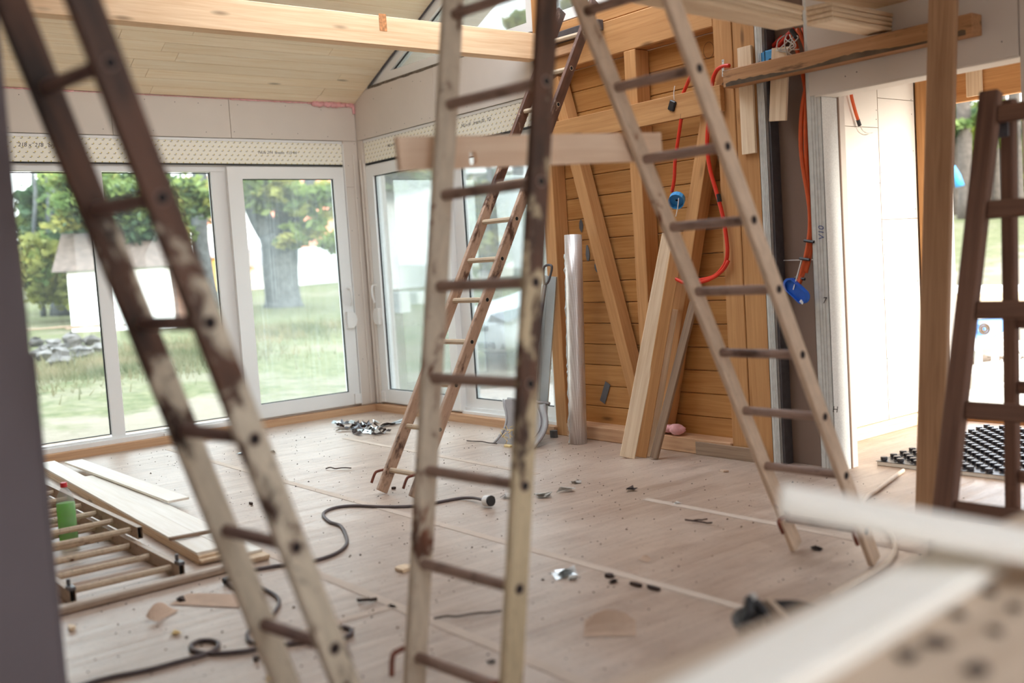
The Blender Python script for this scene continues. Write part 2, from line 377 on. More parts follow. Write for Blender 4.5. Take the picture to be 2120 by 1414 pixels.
def frame(p0, p1, up):
    p0 = V(p0); p1 = V(p1); x = (p1 - p0).normalized(); z = V(up); z = (z - x * z.dot(x)).normalized(); y = z.cross(x)
    m = Matrix((x, y, z)).transposed().to_4x4(); return m
def beam(name, p0, p1, wy, hz, mat, parent=None, up=(0, 0, 1), c=.003, off=(0, 0), **k):
    """bar from p0 to p1; local X runs along it, wy across, hz along up"""
    p0 = V(p0); p1 = V(p1); L = (p1 - p0).length; m = frame(p0, p1, up); m.translation = p0
    b = MB().cbox((0, -wy / 2 + off[0], -hz / 2 + off[1]), (L, wy / 2 + off[0], hz / 2 + off[1]), c)
    return obj(name, b, mat, parent, m, **k)
def abox(name, a, b, mat, parent=None, axis='x', c=.002, **k):
    """axis-aligned chamfered box whose grain runs along the given axis"""
    a = V(a); b = V(b); ce = (a + b) / 2; h = (b - a) / 2
    R = {'x': Matrix.Identity(3), 'y': Matrix(((0, -1, 0), (1, 0, 0), (0, 0, 1))), 'z': Matrix(((0, 0, -1), (0, 1, 0), (1, 0, 0)))}[axis]
    l = {'x': h, 'y': V((h.y, h.x, h.z)), 'z': V((h.z, h.y, h.x))}[axis]
    m = R.to_4x4(); m.translation = ce
    return obj(name, MB().cbox(-l, l, c), mat, parent, m, **k)
def smoothpath(pts, n=6):
    pts = [V(p) for p in pts]; out = []
    for i in range(len(pts) - 1):
        p0 = pts[max(i - 1, 0)]; p1 = pts[i]; p2 = pts[i + 1]; p3 = pts[min(i + 2, len(pts) - 1)]
        for k in range(n):
            t = k / n
            out.append(.5 * ((2 * p1) + (p2 - p0) * t + (2 * p0 - 5 * p1 + 4 * p2 - p3) * t * t + (3 * p1 - p0 - 3 * p2 + p3) * t ** 3))
    return out + [pts[-1]]
def text(name, body, size, loc, ex, ey, mat, parent):
    c = bpy.data.curves.new(name, 'FONT'); c.body = body; c.size = size; c.extrude = .0004; c.shear = .2
    t = bpy.data.objects.new('tmp', c); COL.objects.link(t); dg = bpy.context.evaluated_depsgraph_get(); dg.update()
    me = bpy.data.meshes.new_from_object(t.evaluated_get(dg)); bpy.data.objects.remove(t)
    me.materials.clear(); me.materials.append(M[mat]); ex = V(ex).normalized(); ey = V(ey).normalized()
    m = Matrix((ex, ey, ex.cross(ey))).transposed().to_4x4(); m.translation = V(loc)
    return link(bpy.data.objects.new(name, me), parent, m)
def screws(name, pts, nrm, parent, r=.0035):
    b = MB(); n = V(nrm)
    for p in pts: b.tube([V(p), V(p) + n * .0006], r, 6)
    return obj(name, b, 'dark', parent, kind='stuff')
RZ = lambda x: 2.862 + .453 * x
STR = dict(kind='structure')

# ------------------------------------------------------------------ SETTING: floor
fl = obj('floor', MB().box((-.25, -6.3, -.12), (9.8, 2.05, 0)), 'floor', **STR)
for i, (a, b_) in enumerate((((.3, -2.12), (6.6, -2.11)), ((1.6, -2.955), (6.4, -2.96)), ((4.6, -1.10), (7.2, -1.10)), ((5.02, -3.55), (5.05, -2.96)), ((1.2, -1.02), (3.6, -1.02)))):
    beam('joint_tape', (*a, .0012), (*b_, .0012), .05, .0016, 'tape', fl, c=.0004)
# ------------------------------------------------------------------ SETTING: left wall (x = 0) and its sliding window
b = MB().box((-.24, -6.3, 2.53), (-.0135, .2, 2.9)).box((-.24, -6.3, -.1), (-.0135, -3.62, 2.53)).box((-.24, -.15, -.1), (-.0135, .2, 2.53)).box((-.24, -3.62, -.1), (-.0135, -.15, .05))
WL = obj('wall_left', b, 'drywall', **STR)
ys = [-6.2, -4.4, P(232, 250, x=0).y, P(476, 245, x=0).y, -.0]
for i in range(4): abox('drywall_panel', (-.0125, ys[i] + .0025, 2.527), (0, ys[i + 1] - .0025, 2.858), 'drywall', WL, 'y', .001)
abox('drywall_panel', (-.0125, -.148, .075), (0, -.002, 2.1), 'drywall', WL, 'z', .001)
abox('drywall_panel', (-.0125, -.148, 2.103), (0, -.002, 2.524), 'drywall', WL, 'z', .001)
abox('reveal_strip', (-.06, -.156, .075), (0, -.1485, 2.5), 'pvc', WL, 'z', .001)
abox('reveal_bead', (0.0005, -.062, .075), (.014, -.048, 2.4), 'drywall_white', WL, 'z', .004)
screws('screw_heads', [(0.0005, y, z) for y, z in ((-3.0, 2.56), (-2.3, 2.57), (-2.25, 2.83), (-1.95, 2.82), (-1.7, 2.81), (-1.5, 2.81), (-1.3, 2.8), (-1.2, 2.58), (-1.45, 2.57), (-1.9, 2.57), (-.85, 2.57), (-.6, 2.58), (-.3, 2.56), (-1.15, 2.81), (-.7, 2.82), (-.35, 2.8), (-.03, 2.5), (-.11, 2.3), (-.04, 2.0), (-.12, 1.7), (-.06, 1.4), (-.1, 1.1), (-.05, .8), (-.11, .5), (-.05, .3), (-2.9, 2.81))], (1, 0, 0), WL)
bm_ = MB()
yy = -3.3
while yy < -.02:
    s_ = random.uniform(.02, .06); r_ = .004 + .003 * random.random()
    if yy > -.42: r_ = .018 + .01 * random.random()
    elif yy > -2.5 and yy < -1.2: r_ = .0025
    bm_.tube([(0.004, yy - s_ * .7, 2.858), (.008, yy, 2.856 - r_ * .4), (.004, yy + s_ * .7, 2.858)], r_, 6); yy += s_
bm_.tube([(.004, -.015, 2.86), (.008, -.014, 2.82), (.005, -.012, 2.775)], .014, 6)
obj('foam_seam', bm_, 'pink_foam', WL, smooth=True, label='pink mounting foam squeezed out under the ceiling edge')
W1 = obj('window_1', MB().ring([(-.13, -3.62, .06), (-.13, -.157, .06), (-.13, -.157, 2.30), (-.13, -3.62, 2.30)], [(-.13, -3.55, .115), (-.13, -.215, .115), (-.13, -.215, 2.245), (-.13, -3.55, 2.245)], (.08, 0, 0)), 'pvc', **STR)
def sash(nm, par, ax, u0, u1, z0, z1, w0, d0, d1, wl=None, wr=None, wb=None, wt=None):
    wl = wl or w0; wr = wr or w0; wb = wb or w0; wt = wt or w0
    pt = (lambda u, z, d: (d, u, z)) if ax == 'y' else (lambda u, z, d: (u, d, z))
    o = [pt(u0, z0, d0), pt(u1, z0, d0), pt(u1, z1, d0), pt(u0, z1, d0)]; i = [pt(u0 + wl, z0 + wb, d0), pt(u1 - wr, z0 + wb, d0), pt(u1 - wr, z1 - wt, d0), pt(u0 + wl, z1 - wt, d0)]
    dv = V(pt(0, 0, d1)) - V(pt(0, 0, d0)); return obj(nm, MB().ring(o, i, dv), 'pvc', par)
def pane(par, ax, u0, u1, z0, z1, d, mat):
    pt = (lambda u, z, d_: (d_, u, z)) if ax == 'y' else (lambda u, z, d_: (u, d_, z))
    g = MB().box(V(pt(u0, z0, d)), V(pt(u1, z1, d)) + V(pt(0, 0, .004)))
    obj('glass_pane', g, mat, par)
    q = .007; gk = MB(); s1 = d + .02
    gk.ring([pt(u0, z0, d), pt(u1, z0, d), pt(u1, z1, d), pt(u0, z1, d)], [pt(u0 + q, z0 + q, d), pt(u1 - q, z0 + q, d), pt(u1 - q, z1 - q, d), pt(u0 + q, z1 - q, d)], V(pt(0, 0, .016 if ax == 'y' else -.012)))
    obj('gasket', gk, 'gasket', par)
# fixed left half: outer bars
abox('mullion', (-.125, -2.43, .11), (-.055, -2.325, 2.25), 'pvc', W1, 'z')
abox('meeting_stile', (-.125, -1.42, .11), (-.055, -1.27, 2.25), 'pvc', W1, 'z')
pane(W1, 'y', -3.55, -2.43, .13, 2.238, -.1, 'glass'); pane(W1, 'y', -2.325, -1.42, .13, 2.238, -.1, 'glass')
sh = sash('sash', W1, 'y', -1.29, -.16, .085, 2.285, .12, -.075, -.012, wl=.135, wr=.105, wb=.12, wt=.105)
pane(W1, 'y', -1.155, -.265, .205, 2.18, -.05, 'glass_dirty')
abox('bottom_rail', (-.06, -3.6, .06), (-.02, -1.3, .1), 'pvc', W1, 'y')
abox('rail_cap', (-.012, -.225, .085), (.004, -.158, .185), 'pvc', W1, 'y', .008)
def handle(par, p, n, side):
    p = V(p); n = V(n); b = MB()
    b.tube(smoothpath([p, p + n * .035, p + n * .05 + V((0, 0, -.03)), p + n * .05 + V((0, 0, -.10)), p + n * .03 + V((0, 0, -.16))]), .011, 8)
    obj('handle', b, 'white', par, smooth=True, label='white lever handle')
    s = V(side); q = p + V((0, 0, -.29)); b = MB(); pl = []
    for k in range(9):
        a = math.pi * k / 8; pl.append(q + s * (.055 * math.sin(a)) + V((0, 0, .075 * math.cos(a))))
    b.prism([t - s * .045 for t in (pl[0], )] + pl + [pl[-1] - s * .045], n * .03); obj('latch_guard', b, 'white', par, label='white half-round latch cover')
handle(W1, (-.012, -.2, P(727, 597, x=-.012).z), (1, 0, 0), (0, 1, 0))
SB = abox('shutter_box', (-.22, -3.7, 2.31), (-.02, -.155, 2.50), 'print', W1, 'y', label='roller shutter box with small repeated print')
SB.data.materials[0] = M['print']
abox('box_lip', (-.22, -3.7, 2.5), (-.014, -.15, 2.524), 'pvc', SB, 'y'); abox('box_edge', (-.22, -3.7, 2.3), (-.018, -.155, 2.31), 'gasket', SB, 'y')
for t_, px, py in (('218 x  218   brezin d.', 37, 303), ('NUx 214  brezin  115 44', 535, 318)):
    text('handwriting', t_, .042 if px < 100 else .036, P(px, py, x=-.0195), (0, 1, 0), (0, 0, 1), 'ink', SB)
BL = abox('baseboard_left', (-.1, -6.2, -.02), (.03, -.0, .062), 'sill_wood', None, 'y', .004, **STR)
abox('small_clip', (-.015, -2.03, .063), (.0, -1.95, .085), 'white', BL, 'y')
# ------------------------------------------------------------------ SETTING: back wall (y = 0)
b = MB().box((-.2, .0135, -.1), (.085, .22, 2.53)).box((-.2, .0135, 2.53), (2.6, .22, 2.965)).box((2.6, .17, -.1), (5.03, .22, 2.95)).box((.085, .0135, -.1), (2.6, .2, .05)).box((5.035, .0135, 2.14), (6.13, .14, 3.32)).box((6.14, .0135, -.1), (7.1, .14, 3.32)).box((7.1, .0135, 2.25), (9.5, .14, 3.32)).box((9.5, .0135, -.1), (9.8, .14, 3.32))
WB = obj('wall_back', b, 'drywall', **STR)
sx_ = P(898, 190, y=0).x
abox('drywall_panel', (.002, 0, 2.527), (sx_ - .002, .0125, 2.962), 'drywall', WB, 'x', .001)
abox('drywall_panel', (sx_ + .002, 0, 2.527), (2.6, .0125, 2.962), 'drywall', WB, 'x', .001)
abox('drywall_panel', (.002, 0, .075), (.08, .0125, 2.524), 'drywall', WB, 'z', .001)
abox('reveal_strip', (.079, .0, .075), (.088, .06, 2.31), 'drywall_white', WB, 'z', .002)
abox('reveal_bead', (.04, -.014, .075), (.054, -.0005, 2.35), 'drywall_white', WB, 'z', .004)
screws('screw_heads', [(x, -.0005 if x < 4 else -.015, z) for x, z in ((.15, 2.56), (.36, 2.56), (.6, 2.56), (.83, 2.57), (1.1, 2.57), (1.22, 2.56), (1.3, 2.56), (.35, 2.86), (.66, 2.9), (1.0, 2.9), (1.12, 2.88), (1.6, 2.9), (2.0, 2.93), (2.5, 2.84), (1.75, 2.57), (2.1, 2.57), (2.4, 2.57), (.04, 2.3), (.06, 1.9), (.03, 1.5), (.06, 1.1), (.03, .7), (.06, .4), (5.2, 2.19), (5.27, 2.2), (5.75, 2.2), (6.05, 2.2), (5.9, 2.6))], (0, -1, 0), WB)
abox('drywall_panel', (4.967, -.0145, 2.122), (6.128, -.001, 3.3), 'drywall', WB, 'x', .001, label='overhead drywall above the doorway')
abox('drywall_panel', (6.134, -.0145, 0), (7.1, .0125, 3.3), 'drywall', WB, 'z', .001)
abox('soffit_panel', (5.0, -.0145, 2.112), (6.13, .14, 2.122), 'drywall_white', WB, 'x', .002)
b = MB(); x_ = .26
while x_ < 2.55:
    l_ = random.uniform(.03, .14); b.box((x_, -.004 + .004 * random.random(), 2.962 - .006 * random.random()), (x_ + l_, .05, 2.982)); x_ += l_
obj('gap_filler', b, 'foam_dark', WB, label='dark ragged joint under the gable window')
# timber part of the back wall
abox('gable_post', (2.61, .0, .0), (2.73, .13, 4.02), 'frame_wood', WB, 'z', .004)
abox('stud', (3.525, .0, .1), (3.63, .13, 2.65), 'frame_wood', WB, 'z', .004)
abox('stud', (4.29, .0, .0), (4.43, .13, 2.98), 'frame_wood', WB, 'z', .004); abox('stud', (4.433, .004, .0), (4.595, .13, 2.98), 'frame_wood', WB, 'z', .004)
abox('sill_beam', (2.73, -.01, 0), (4.285, .16, .1), 'sill_wood', WB, 'x', .006)
abox('sill_beam', (4.0, -.022, 0), (4.56, -.012, .085), 'grey_wood', WB, 'x', .003)
abox('header_beam', (2.735, .005, 2.652), (4.288, .13, 2.885), 'frame_wood', WB, 'x', .006)
abox('header_beam', (2.735, .012, 2.888), (5.0, .13, 2.975), 'frame_wood', WB, 'x', .006)
abox('window_ledge', (2.76, -.05, 2.83), (3.35, .004, 2.9), 'dark_steel', WB, 'x', .004, label='dark flashing ledge below the small gable pane')
abox('header_rail', (2.735, -.03, 2.74), (3.1, .004, 2.80), 'sill_wood', WB, 'x', .004)
abox('ledger', (2.78, -.042, 2.135), (4.36, -.001, 2.29), 'frame_wood', WB, 'x', .003)
def brace(p0, p1, wd=.095): beam('brace', p0, p1, wd, .1, 'frame_wood', WB, (0, -1, 0), .003)
brace((2.80, .055, 2.6), (3.50, .055, .14), .1); brace((4.24, .055, 2.25), (3.66, .055, .12), .1)
zz = [.07 + .152 * k for k in range(18)]
for k in range(17):
    cuts = sorted([2.70] + ([random.uniform(3.3, 4.1)] if k % 4 == 1 else []) + [4.6])
    for a_, c_ in zip(cuts, cuts[1:]):
        abox('plank', (a_ + .001, .133 + .003 * random.random(), zz[k] + .0015), (c_ - .001, .16, zz[k + 1] - .0015), 'plank_wood', WB, 'x', .005)
for px, py, s_ in ((1203, 467, 1), (1217, 523, 1.2), (1235, 552, 1)):
    q = P(px, py, y=.131); b = MB(); pl = [q + V((.02 * s_ * math.cos(a) * (.7 + .5 * random.random()), 0, .045 * s_ * math.sin(a) * (.7 + .5 * random.random()))) for a in [i * .7 for i in range(9)]]
    obj('tape_patch', b.prism(pl, (0, -.002, 0)), 'dark_steel', WB, label='small torn patch of grey tape')
q = P(1253, 813, y=.131); obj('tape_patch', MB().box((-.028, -.002, -.08), (.028, 0, .08), Matrix.Rotation(.45, 3, 'Y'), q), 'dark_steel', WB, label='strip of grey tape stuck low on the planks')
# stud bay
abox('back_panel', (4.6, .105, -.0), (4.98, .118, 2.98), 'drywall_back', WB, 'z', .001)
def cstud(x0, x1, y0, y1, z0, z1):
    b = MB(); t = .002; b.box((x0, y0, z0), (x1, y0 + t, z1)); b.box((x0, y0, z0), (x0 + t, y1, z1)); b.box((x1 - t, y0, z0), (x1, y1, z1))
    for k in (.3, .5, .7): xx = x0 + (x1 - x0) * k; b.box((xx - .003, y0 - .002, z0), (xx + .003, y0, z1))
    return obj('metal_stud', b, 'steel', WB)
cstud(4.598, 4.652, .0, .1, 0, 2.98); cstud(4.935, 5.03, .0, .1, 0, 2.98)
abox('stud_web', (4.652, .02, 0), (4.668, .1, 2.98), 'dark_steel', WB, 'z')
abox('corner_bead', (5.0305, .001, 0), (5.0335, .145, 2.11), 'bead', WB, 'z', .0005, label='white perforated corner bead')
abox('jamb_end', (5.0, .145, 0), (5.04, .157, 2.11), 'drywall_back', WB, 'z', .001)
b = MB().tube([(4.655, .09, P(1640, 538, y=.09).z), (4.94, .09, P(1690, 538, y=.09).z)], .003, 6); obj('wire_tie', b, 'white', WB)
text('mark', 'V10', .05, P(1706, 497, y=-.002), (0, 0, 1), (-1, 0, 0), 'ink_blue', WB)
for px, py in ((1727, 847), (1707, 622)): text('mark', 'H' if py > 700 else '7', .05, P(px - 4, py + 6, y=-.003), (1, 0, 0), (0, 0, 1), 'ink', WB)
text('mark', '4P2.', .055, P(1492, 183, y=-.002), (1, 0, 0), (0, 0, 1), 'ink', WB)
b = MB(); q = P(1467, 104, y=.128); b.tube([q + V((.042 * math.cos(a), 0, .05 * math.sin(a))) for a in [i * .3 for i in range(22)]], .0012, 4); obj('pencil_ring', b, 'ink', WB)
BB = abox('baseboard_back', (.03, -.03, -.02), (2.62, .1, .066), 'sill_wood', None, 'x', .004, **STR)
# window in the back wall
W2 = obj('window_2', MB().ring([(.09, .14, .06), (2.6, .14, .06), (2.6, .14, 2.30), (.09, .14, 2.30)], [(.15, .14, .115), (2.54, .14, .115), (2.54, .14, 2.245), (.15, .14, 2.245)], (0, -.08, 0)), 'pvc', **STR)
sash('sash', W2, 'x', .092, 1.36, .085, 2.285, .12, .08, .018, wl=.115, wr=.11, wb=.12, wt=.1)
pane(W2, 'x', .207, 1.25, .205, 2.185, .05, 'glass_hazy')
sash('fixed_sash', W2, 'x', 1.33, 2.58, .1, 2.27, .1, .135, .085, wl=.16, wr=.08, wb=.09, wt=.08)
pane(W2, 'x', 1.49, 2.5, .19, 2.19, .105, 'glass_hazy')
abox('bottom_rail', (1.36, .03, .062), (2.6, .08, .09), 'pvc', W2, 'x'); abox('rail_cap', (.094, .004, .085), (.165, .018, .185), 'pvc', W2, 'x', .006)
handle(W2, (.13, .018, P(784, 590, y=.018).z), (0, -1, 0), (-1, 0, 0))
SB2 = obj('shutter_box', MB().cbox((.09, .02, 2.31), (2.59, .22, 2.5), .002), 'print', W2, label='roller shutter box with small repeated print')
abox('box_lip', (.085, .014, 2.5), (2.6, .22, 2.524), 'pvc', SB2, 'x'); abox('box_edge', (.09, .018, 2.3), (2.59, .22, 2.31), 'gasket', SB2, 'x')
for t_, px, py in (('NU x 41', 802, 305), ('NU x 41   brezin 00   YO', 955, 264)): text('handwriting', t_, .038, P(px, py, y=.0195), (1, 0, 0), (0, 0, 1), 'ink', SB2)
# gable windows
def tri(nm, A, B, C_):
    A, B, C_ = V(A), V(B), V(C_); cen = (A + B + C_) / 3
    a2, b2, c2 = B - C_, C_ - A, A - B; pr_ = a2.length + b2.length + c2.length; inc = (A * a2.length + B * b2.length + C_ * c2.length) / pr_
    rin = (B - A).cross(C_ - A).length / pr_; k = 1 - .075 / rin
    ins = [inc + (p - inc) * k for p in (A, B, C_)]; o = obj(nm, MB().ring([A, B, C_], ins, (0, .08, 0)), 'pvc', **STR)
    obj('glass_pane', MB().prism([p + V((0, .04, 0)) for p in ins], (0, .004, 0)), 'glass', o)
    k2 = k - .008 / rin; in2 = [inc + (p - inc) * k2 for p in (A, B, C_)]
    obj('gasket', MB().ring([p + V((0, .025, 0)) for p in ins], [p + V((0, .025, 0)) for p in in2], (0, .012, 0)), 'gasket', o); return o
tri('window_3', (.27, .02, 2.985), (2.6, .02, 2.985), (2.6, .02, RZ(2.6) - .015)); tri('window_4', (2.74, .02, 2.985), (5.05, .02, 2.985), (2.74, .02, RZ(2.5) - .015))
# ------------------------------------------------------------------ SETTING: ceiling
n_ = V((-.453, 0, 1)).normalized(); sd = V((1, 0, .453)).normalized()
b = MB().prism([(-.7, -6.3, RZ(-.7) + .03), (2.63, -6.3, RZ(2.63) + .03), (5.9, -6.3, RZ(-.64) + .03), (5.9, -6.3, RZ(-.64) + .2), (2.63, -6.3, RZ(2.63) + .2), (-.7, -6.3, RZ(-.7) + .2)], (0, 7.1, 0))
# left slope, flat roof over the camera end; right slope opened between its rafters to admit sky light
b = MB().prism([(-.7, -6.3, RZ(-.7) + .03), (2.63, -6.3, RZ(2.63) + .03), (2.63, -6.3, RZ(2.63) + .2), (-.7, -6.3, RZ(-.7) + .2)], (0, 6.95, 0))
b.box((4.25, -6.3, 3.32), (7.5, .65, 3.5)).box((8.6, -6.3, 3.32), (9.9, .65, 3.5)).box((7.5, -6.3, 3.32), (8.6, -4.0, 3.5)).box((7.5, -3.35, 3.32), (8.6, .65, 3.5))  # opening added above the bench to bring down sky light
b.prism([(4.25, -6.3, 3.5), (4.4, -6.3, 3.5), (4.4, -6.3, 4.35), (4.25, -6.3, 4.35)], (0, 6.95, 0))  # upstand added to stop low sun entering the open slope
b.prism([(2.63, -6.3, 4.08), (4.25, -6.3, 3.35), (4.25, -6.3, 3.5), (2.63, -6.3, 4.25)], (0, 3.2, 0))
b.prism([(4.3, .65, 3.32), (9.9, .65, 3.32), (9.9, .65, 3.5), (4.3, .65, 3.5)], (0, 1.9, 0))
CE = obj('ceiling', b, 'drywall', **STR)
bw = .1135
for r in range(17):
    y0 = -6.2 + random.uniform(0, .9); cuts = [-6.2]
    while y0 < -.3:
        if y0 > -5.8: cuts.append(y0)
        y0 += random.uniform(1.2, 2.3)
    cuts.append(-.0)
    o_ = V((.0, 0, 2.862)) + sd * (r * bw)
    for a_, c_ in zip(cuts, cuts[1:]):
        m = Matrix((V((0, 1, 0)), -sd, n_)).transposed().to_4x4(); m.translation = o_ + V((0, a_, 0)) + n_ * (.002 * random.random())
        obj('ceiling_board', MB().cbox((.0007, -bw + .0012, 0), (c_ - a_ - .0007, -.0012, .014), .003), 'ceiling_wood', CE, m)
beam('edge_strip', V((.27, .004, RZ(.27) - .004)), V((2.6, .004, RZ(2.6) - .004)), .012, .02, 'dark_steel', CE, n_)
for y in (-3.0, -2.2, -1.45, -.7, .02): beam('rafter', (2.66, y, 4.0), (4.25, y, 3.32), .07, .16, 'frame_wood', CE)
pb = abox('ridge_beam', (2.555, -6.2, 2.765), (2.655, -.001, 2.955), 'beam_wood', CE, 'y', .004, label='long pale planed beam crossing the upper left')
pb.data = pb.data
q = P(793, 48, x=2.657); b = MB(); b.box((2.6553, q.y - .028, q.z - .05), (2.6565, q.y + .028, q.z + .06)); obj('knot_scar', b, 'knot', pb)
# ------------------------------------------------------------------ SETTING: right wall, far wall, near wall, rear shell
WR = obj('wall_right', MB().box((4.44, .2, -.1), (4.556, 1.95, 3.32)), 'drywall', **STR)
for y0, y1, z0, z1 in ((.2, 1.295, .085, 2.043), (.2, 1.295, 2.047, 3.3), (1.3, 1.745, .085, 1.433), (1.3, 1.745, 1.437, 2.24), (1.3, 1.745, 2.244, 3.3)):
    abox('drywall_panel', (4.557, y0 + .001, z0), (4.5695, y1 - .001, z1), 'drywall_white', WR, 'z', .0008)
abox('base_batten', (4.557, .2, 0), (4.60, 1.745, .082), 'pale_wood', WR, 'y', .004)
abox('end_stud', (4.575, 1.752, 0), (4.66, 1.93, 2.6), 'frame_wood', WR, 'z', .004)
screws('screw_heads', [(4.57, y, z) for y, z in ((1.27, 2.3), (1.29, 2.35), (1.28, 2.16), (1.275, 2.1), (1.71, 2.25), (1.71, 2.15), (1.715, 1.9), (1.31, 1.75), (1.29, 1.68), (1.3, 1.3), (1.72, 1.5), (1.31, 1.2), (1.72, 1.0), (1.29, .9), (1.3, .5), (1.31, .4), (1.28, .2), (1.31, .22), (1.72, .4))], (1, 0, 0), WR)
WF = obj('wall_far', MB().box((4.4, 1.985, 2.23), (9.9, 2.1, 3.32)).box((5.5, 1.985, -.2), (9.9, 2.1, 2.23)).box((4.4, 1.985, -.2), (4.64, 2.1, 2.3)), 'drywall', **STR)
for z0, z1 in ((2.205, 2.448), (2.45, 2.69), (2.692, 2.93)): abox('lintel_board', (4.66, 1.93 + .004 * random.random(), z0), (8.9, 1.984, z1), 'frame_wood', WF, 'x', .005)
abox('lath', (P(2000, 170, y=1.91).x, 1.905, P(2010, 200, y=1.91).z), (P(2032, 170, y=1.91).x, 1.929, 2.6), 'pale_wood', WF, 'z')
abox('threshold', (4.66, 1.93, 0), (5.5, 2.03, .062), 'frame_wood', WF, 'x', .004)
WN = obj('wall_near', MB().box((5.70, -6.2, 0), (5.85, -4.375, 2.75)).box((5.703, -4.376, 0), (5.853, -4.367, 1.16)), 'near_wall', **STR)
obj('wall_side', MB().box((9.8, -6.3, -.1), (9.95, -4.3, 3.32)).box((9.8, -2.0, -.1), (9.95, .22, 3.32)).box((9.8, -4.3, 2.6), (9.95, -2.0, 3.32)).box((9.8, -4.3, -.1), (9.95, -2.0, 1.1)).prism([(9.8, .22, 2.70), (9.8, 2.1, 3.28), (9.8, 2.1, 3.32), (9.8, .22, 3.32)], (.15, 0, 0)), 'drywall', **STR)  # unseen opening's sloped head added to shape the sun edge on the white wall
obj('sun_blocker_wall', MB().cbox((12.9, -12, -.3), (13.2, -.9, 3.35), .02), 'render', None, label='added rendered wall outside the house, out of view, blocking the low sun', cat='wall')  # unseen wall added to keep low sun out of the side opening
obj('wall_rear', MB().box((-.24, -6.45, -.1), (8.1, -6.3, 4.3)).box((9.2, -6.45, -.1), (9.95, -6.3, 3.4)).box((7.2, -6.45, 2.2), (9.2, -6.3, 3.5)).box((7.2, -6.45, -.1), (9.2, -6.3, .9)), 'drywall', **STR)

# ------------------------------------------------------------------ LADDERS
def ladder(label, p, ztop, smat, rmat, t=.026, d=.07, rr=.0165, nr=8, group='rusty metal ladders', skip=(), k0=0, base=None, dark_top=None):
    x, y, z, phi, th, w, sp = p
    r = V((math.cos(phi), math.sin(phi), 0)); n = V((-math.sin(phi), math.cos(phi), 0)); u = V((0, 0, math.cos(th))) + n * math.sin(th)
    o = V((x, y, z)); s0 = (-z + abs(math.sin(th)) * d / 2) / math.cos(th); s1 = (ztop - z) / math.cos(th)
    root = thing('ladder', (o + u * s0 + r * w / 2)[:2] + (0,), label, 'ladder', group)
    for sd in (0, 1):
        c = o + r * (w * sd - t / 2)
        beam('stile', c + u * s0, c + u * s1, d, t, smat[sd] if isinstance(smat, tuple) else smat, root, r, .004)
    k = k0
    while k * sp < s1 - .05:
        a = o + u * (sp * k) - r * (t - .001); e = o + u * (sp * k) + r * (w + .0012)
        L = (e - a).length; m = frame(a, e, n); m.translation = a
        b = MB().tube([(0, 0, 0), (L, 0, 0)], rr, nr); b.mi = 1; b.tube([(L - .03, 0, 0), (L + .0006, 0, 0)], rr * .78, nr)  # dark end plug paints the shade inside the hollow rung
        obj('rung', b, [rmat, 'dark'], root, m)
        k += 1
    return root, o, r, n, u
LF, o, r, n, u = ladder('tall ladder in the left foreground, thickly rusted, leaning back to the left', (6.007, -3.918, .415, .143, -.309, .298, .28), 3.2, 'ladder_l', 'ladder_dark', k0=-1, rr=.017)
MD, o, r, n, u = ladder('near-upright cream ladder in the centre foreground with rust spots and dark rung holes', (5.886, -3.387, .14, .089, .162, .416, .28), 2.9, ('ladder_m', 'ladder_m2'), 'rung', d=.074, rr=.017)
def hook(par, p, r, n, u, s, mat='rust'):
    b = MB(); w_ = .007; q = p
    b.tube(smoothpath([q, q - n * .05, q - n * .075 - u * .01 , q - n * .075 - u * .07]), .008, 6); b.tube([q - u * .02, q + u * .03], .012, 6)
    obj('hook', b, mat, par, smooth=True, label='rusty red hook')
for s in (0, 1): hook(MD, o + r * (.416 * s - .03) + u * .03, r, n, u, s)
RT, o, r, n, u = ladder('pale ladder on the right leaning left, its feet beside the cream cable', (5.797, -1.468, .157, .05, -.482, .363, .28), 2.86, 'ladder_r', 'rung', d=.068, rr=.0175)
for s in (0, 1): hook(RT, o + r * (.37 * s - .032 + .04 * (1 - s)) + u * .012, r, n * (1 if s == 0 else .7), u, s)
FR, o, r, n, u = ladder('narrow brown ladder at the back leaning on the gable wall, behind the centre ladder', (3.272, -1.861, .135, .092, .542, .303, .28), 3.0, 'ladder_f', 'rung_y', d=.074, rr=.016)
for s in (0, 1): hook(FR, o + r * (.303 * s - .03 + (-.02 if s == 0 else -.02)), r, n, u, s)
# brace board tied across the two foreground ladders
XB = 5.80
A = P(821, 284, x=XB); B_ = P(833, 352, x=XB); Cc = P(1368, 271, x=XB); D_ = P(1373, 335, x=XB)
p0 = (A + B_) / 2; p1 = (Cc + D_) / 2; hgt = .102; L = (p1 - p0).length; m = frame(p0, p1, (0, 0, 1)); m.translation = p0
hp = m.inverted() @ P(980, 328, x=XB); b = MB(); hw = .013
for x0, x1, z0, z1 in ((0, hp.x - hw, -hgt / 2, hgt / 2), (hp.x + hw, L, -hgt / 2, hgt / 2), (hp.x - hw, hp.x + hw, hp.z + .022, hgt / 2), (hp.x - hw, hp.x + hw, -hgt / 2, hp.z - .018)):
    b.box((x0, 0, z0), (x1, .022, z1))
obj('brace_board', b, 'board_wood', None, m, label='flat wooden board with a drilled hole fixed across the ladders at eye level', cat='board')
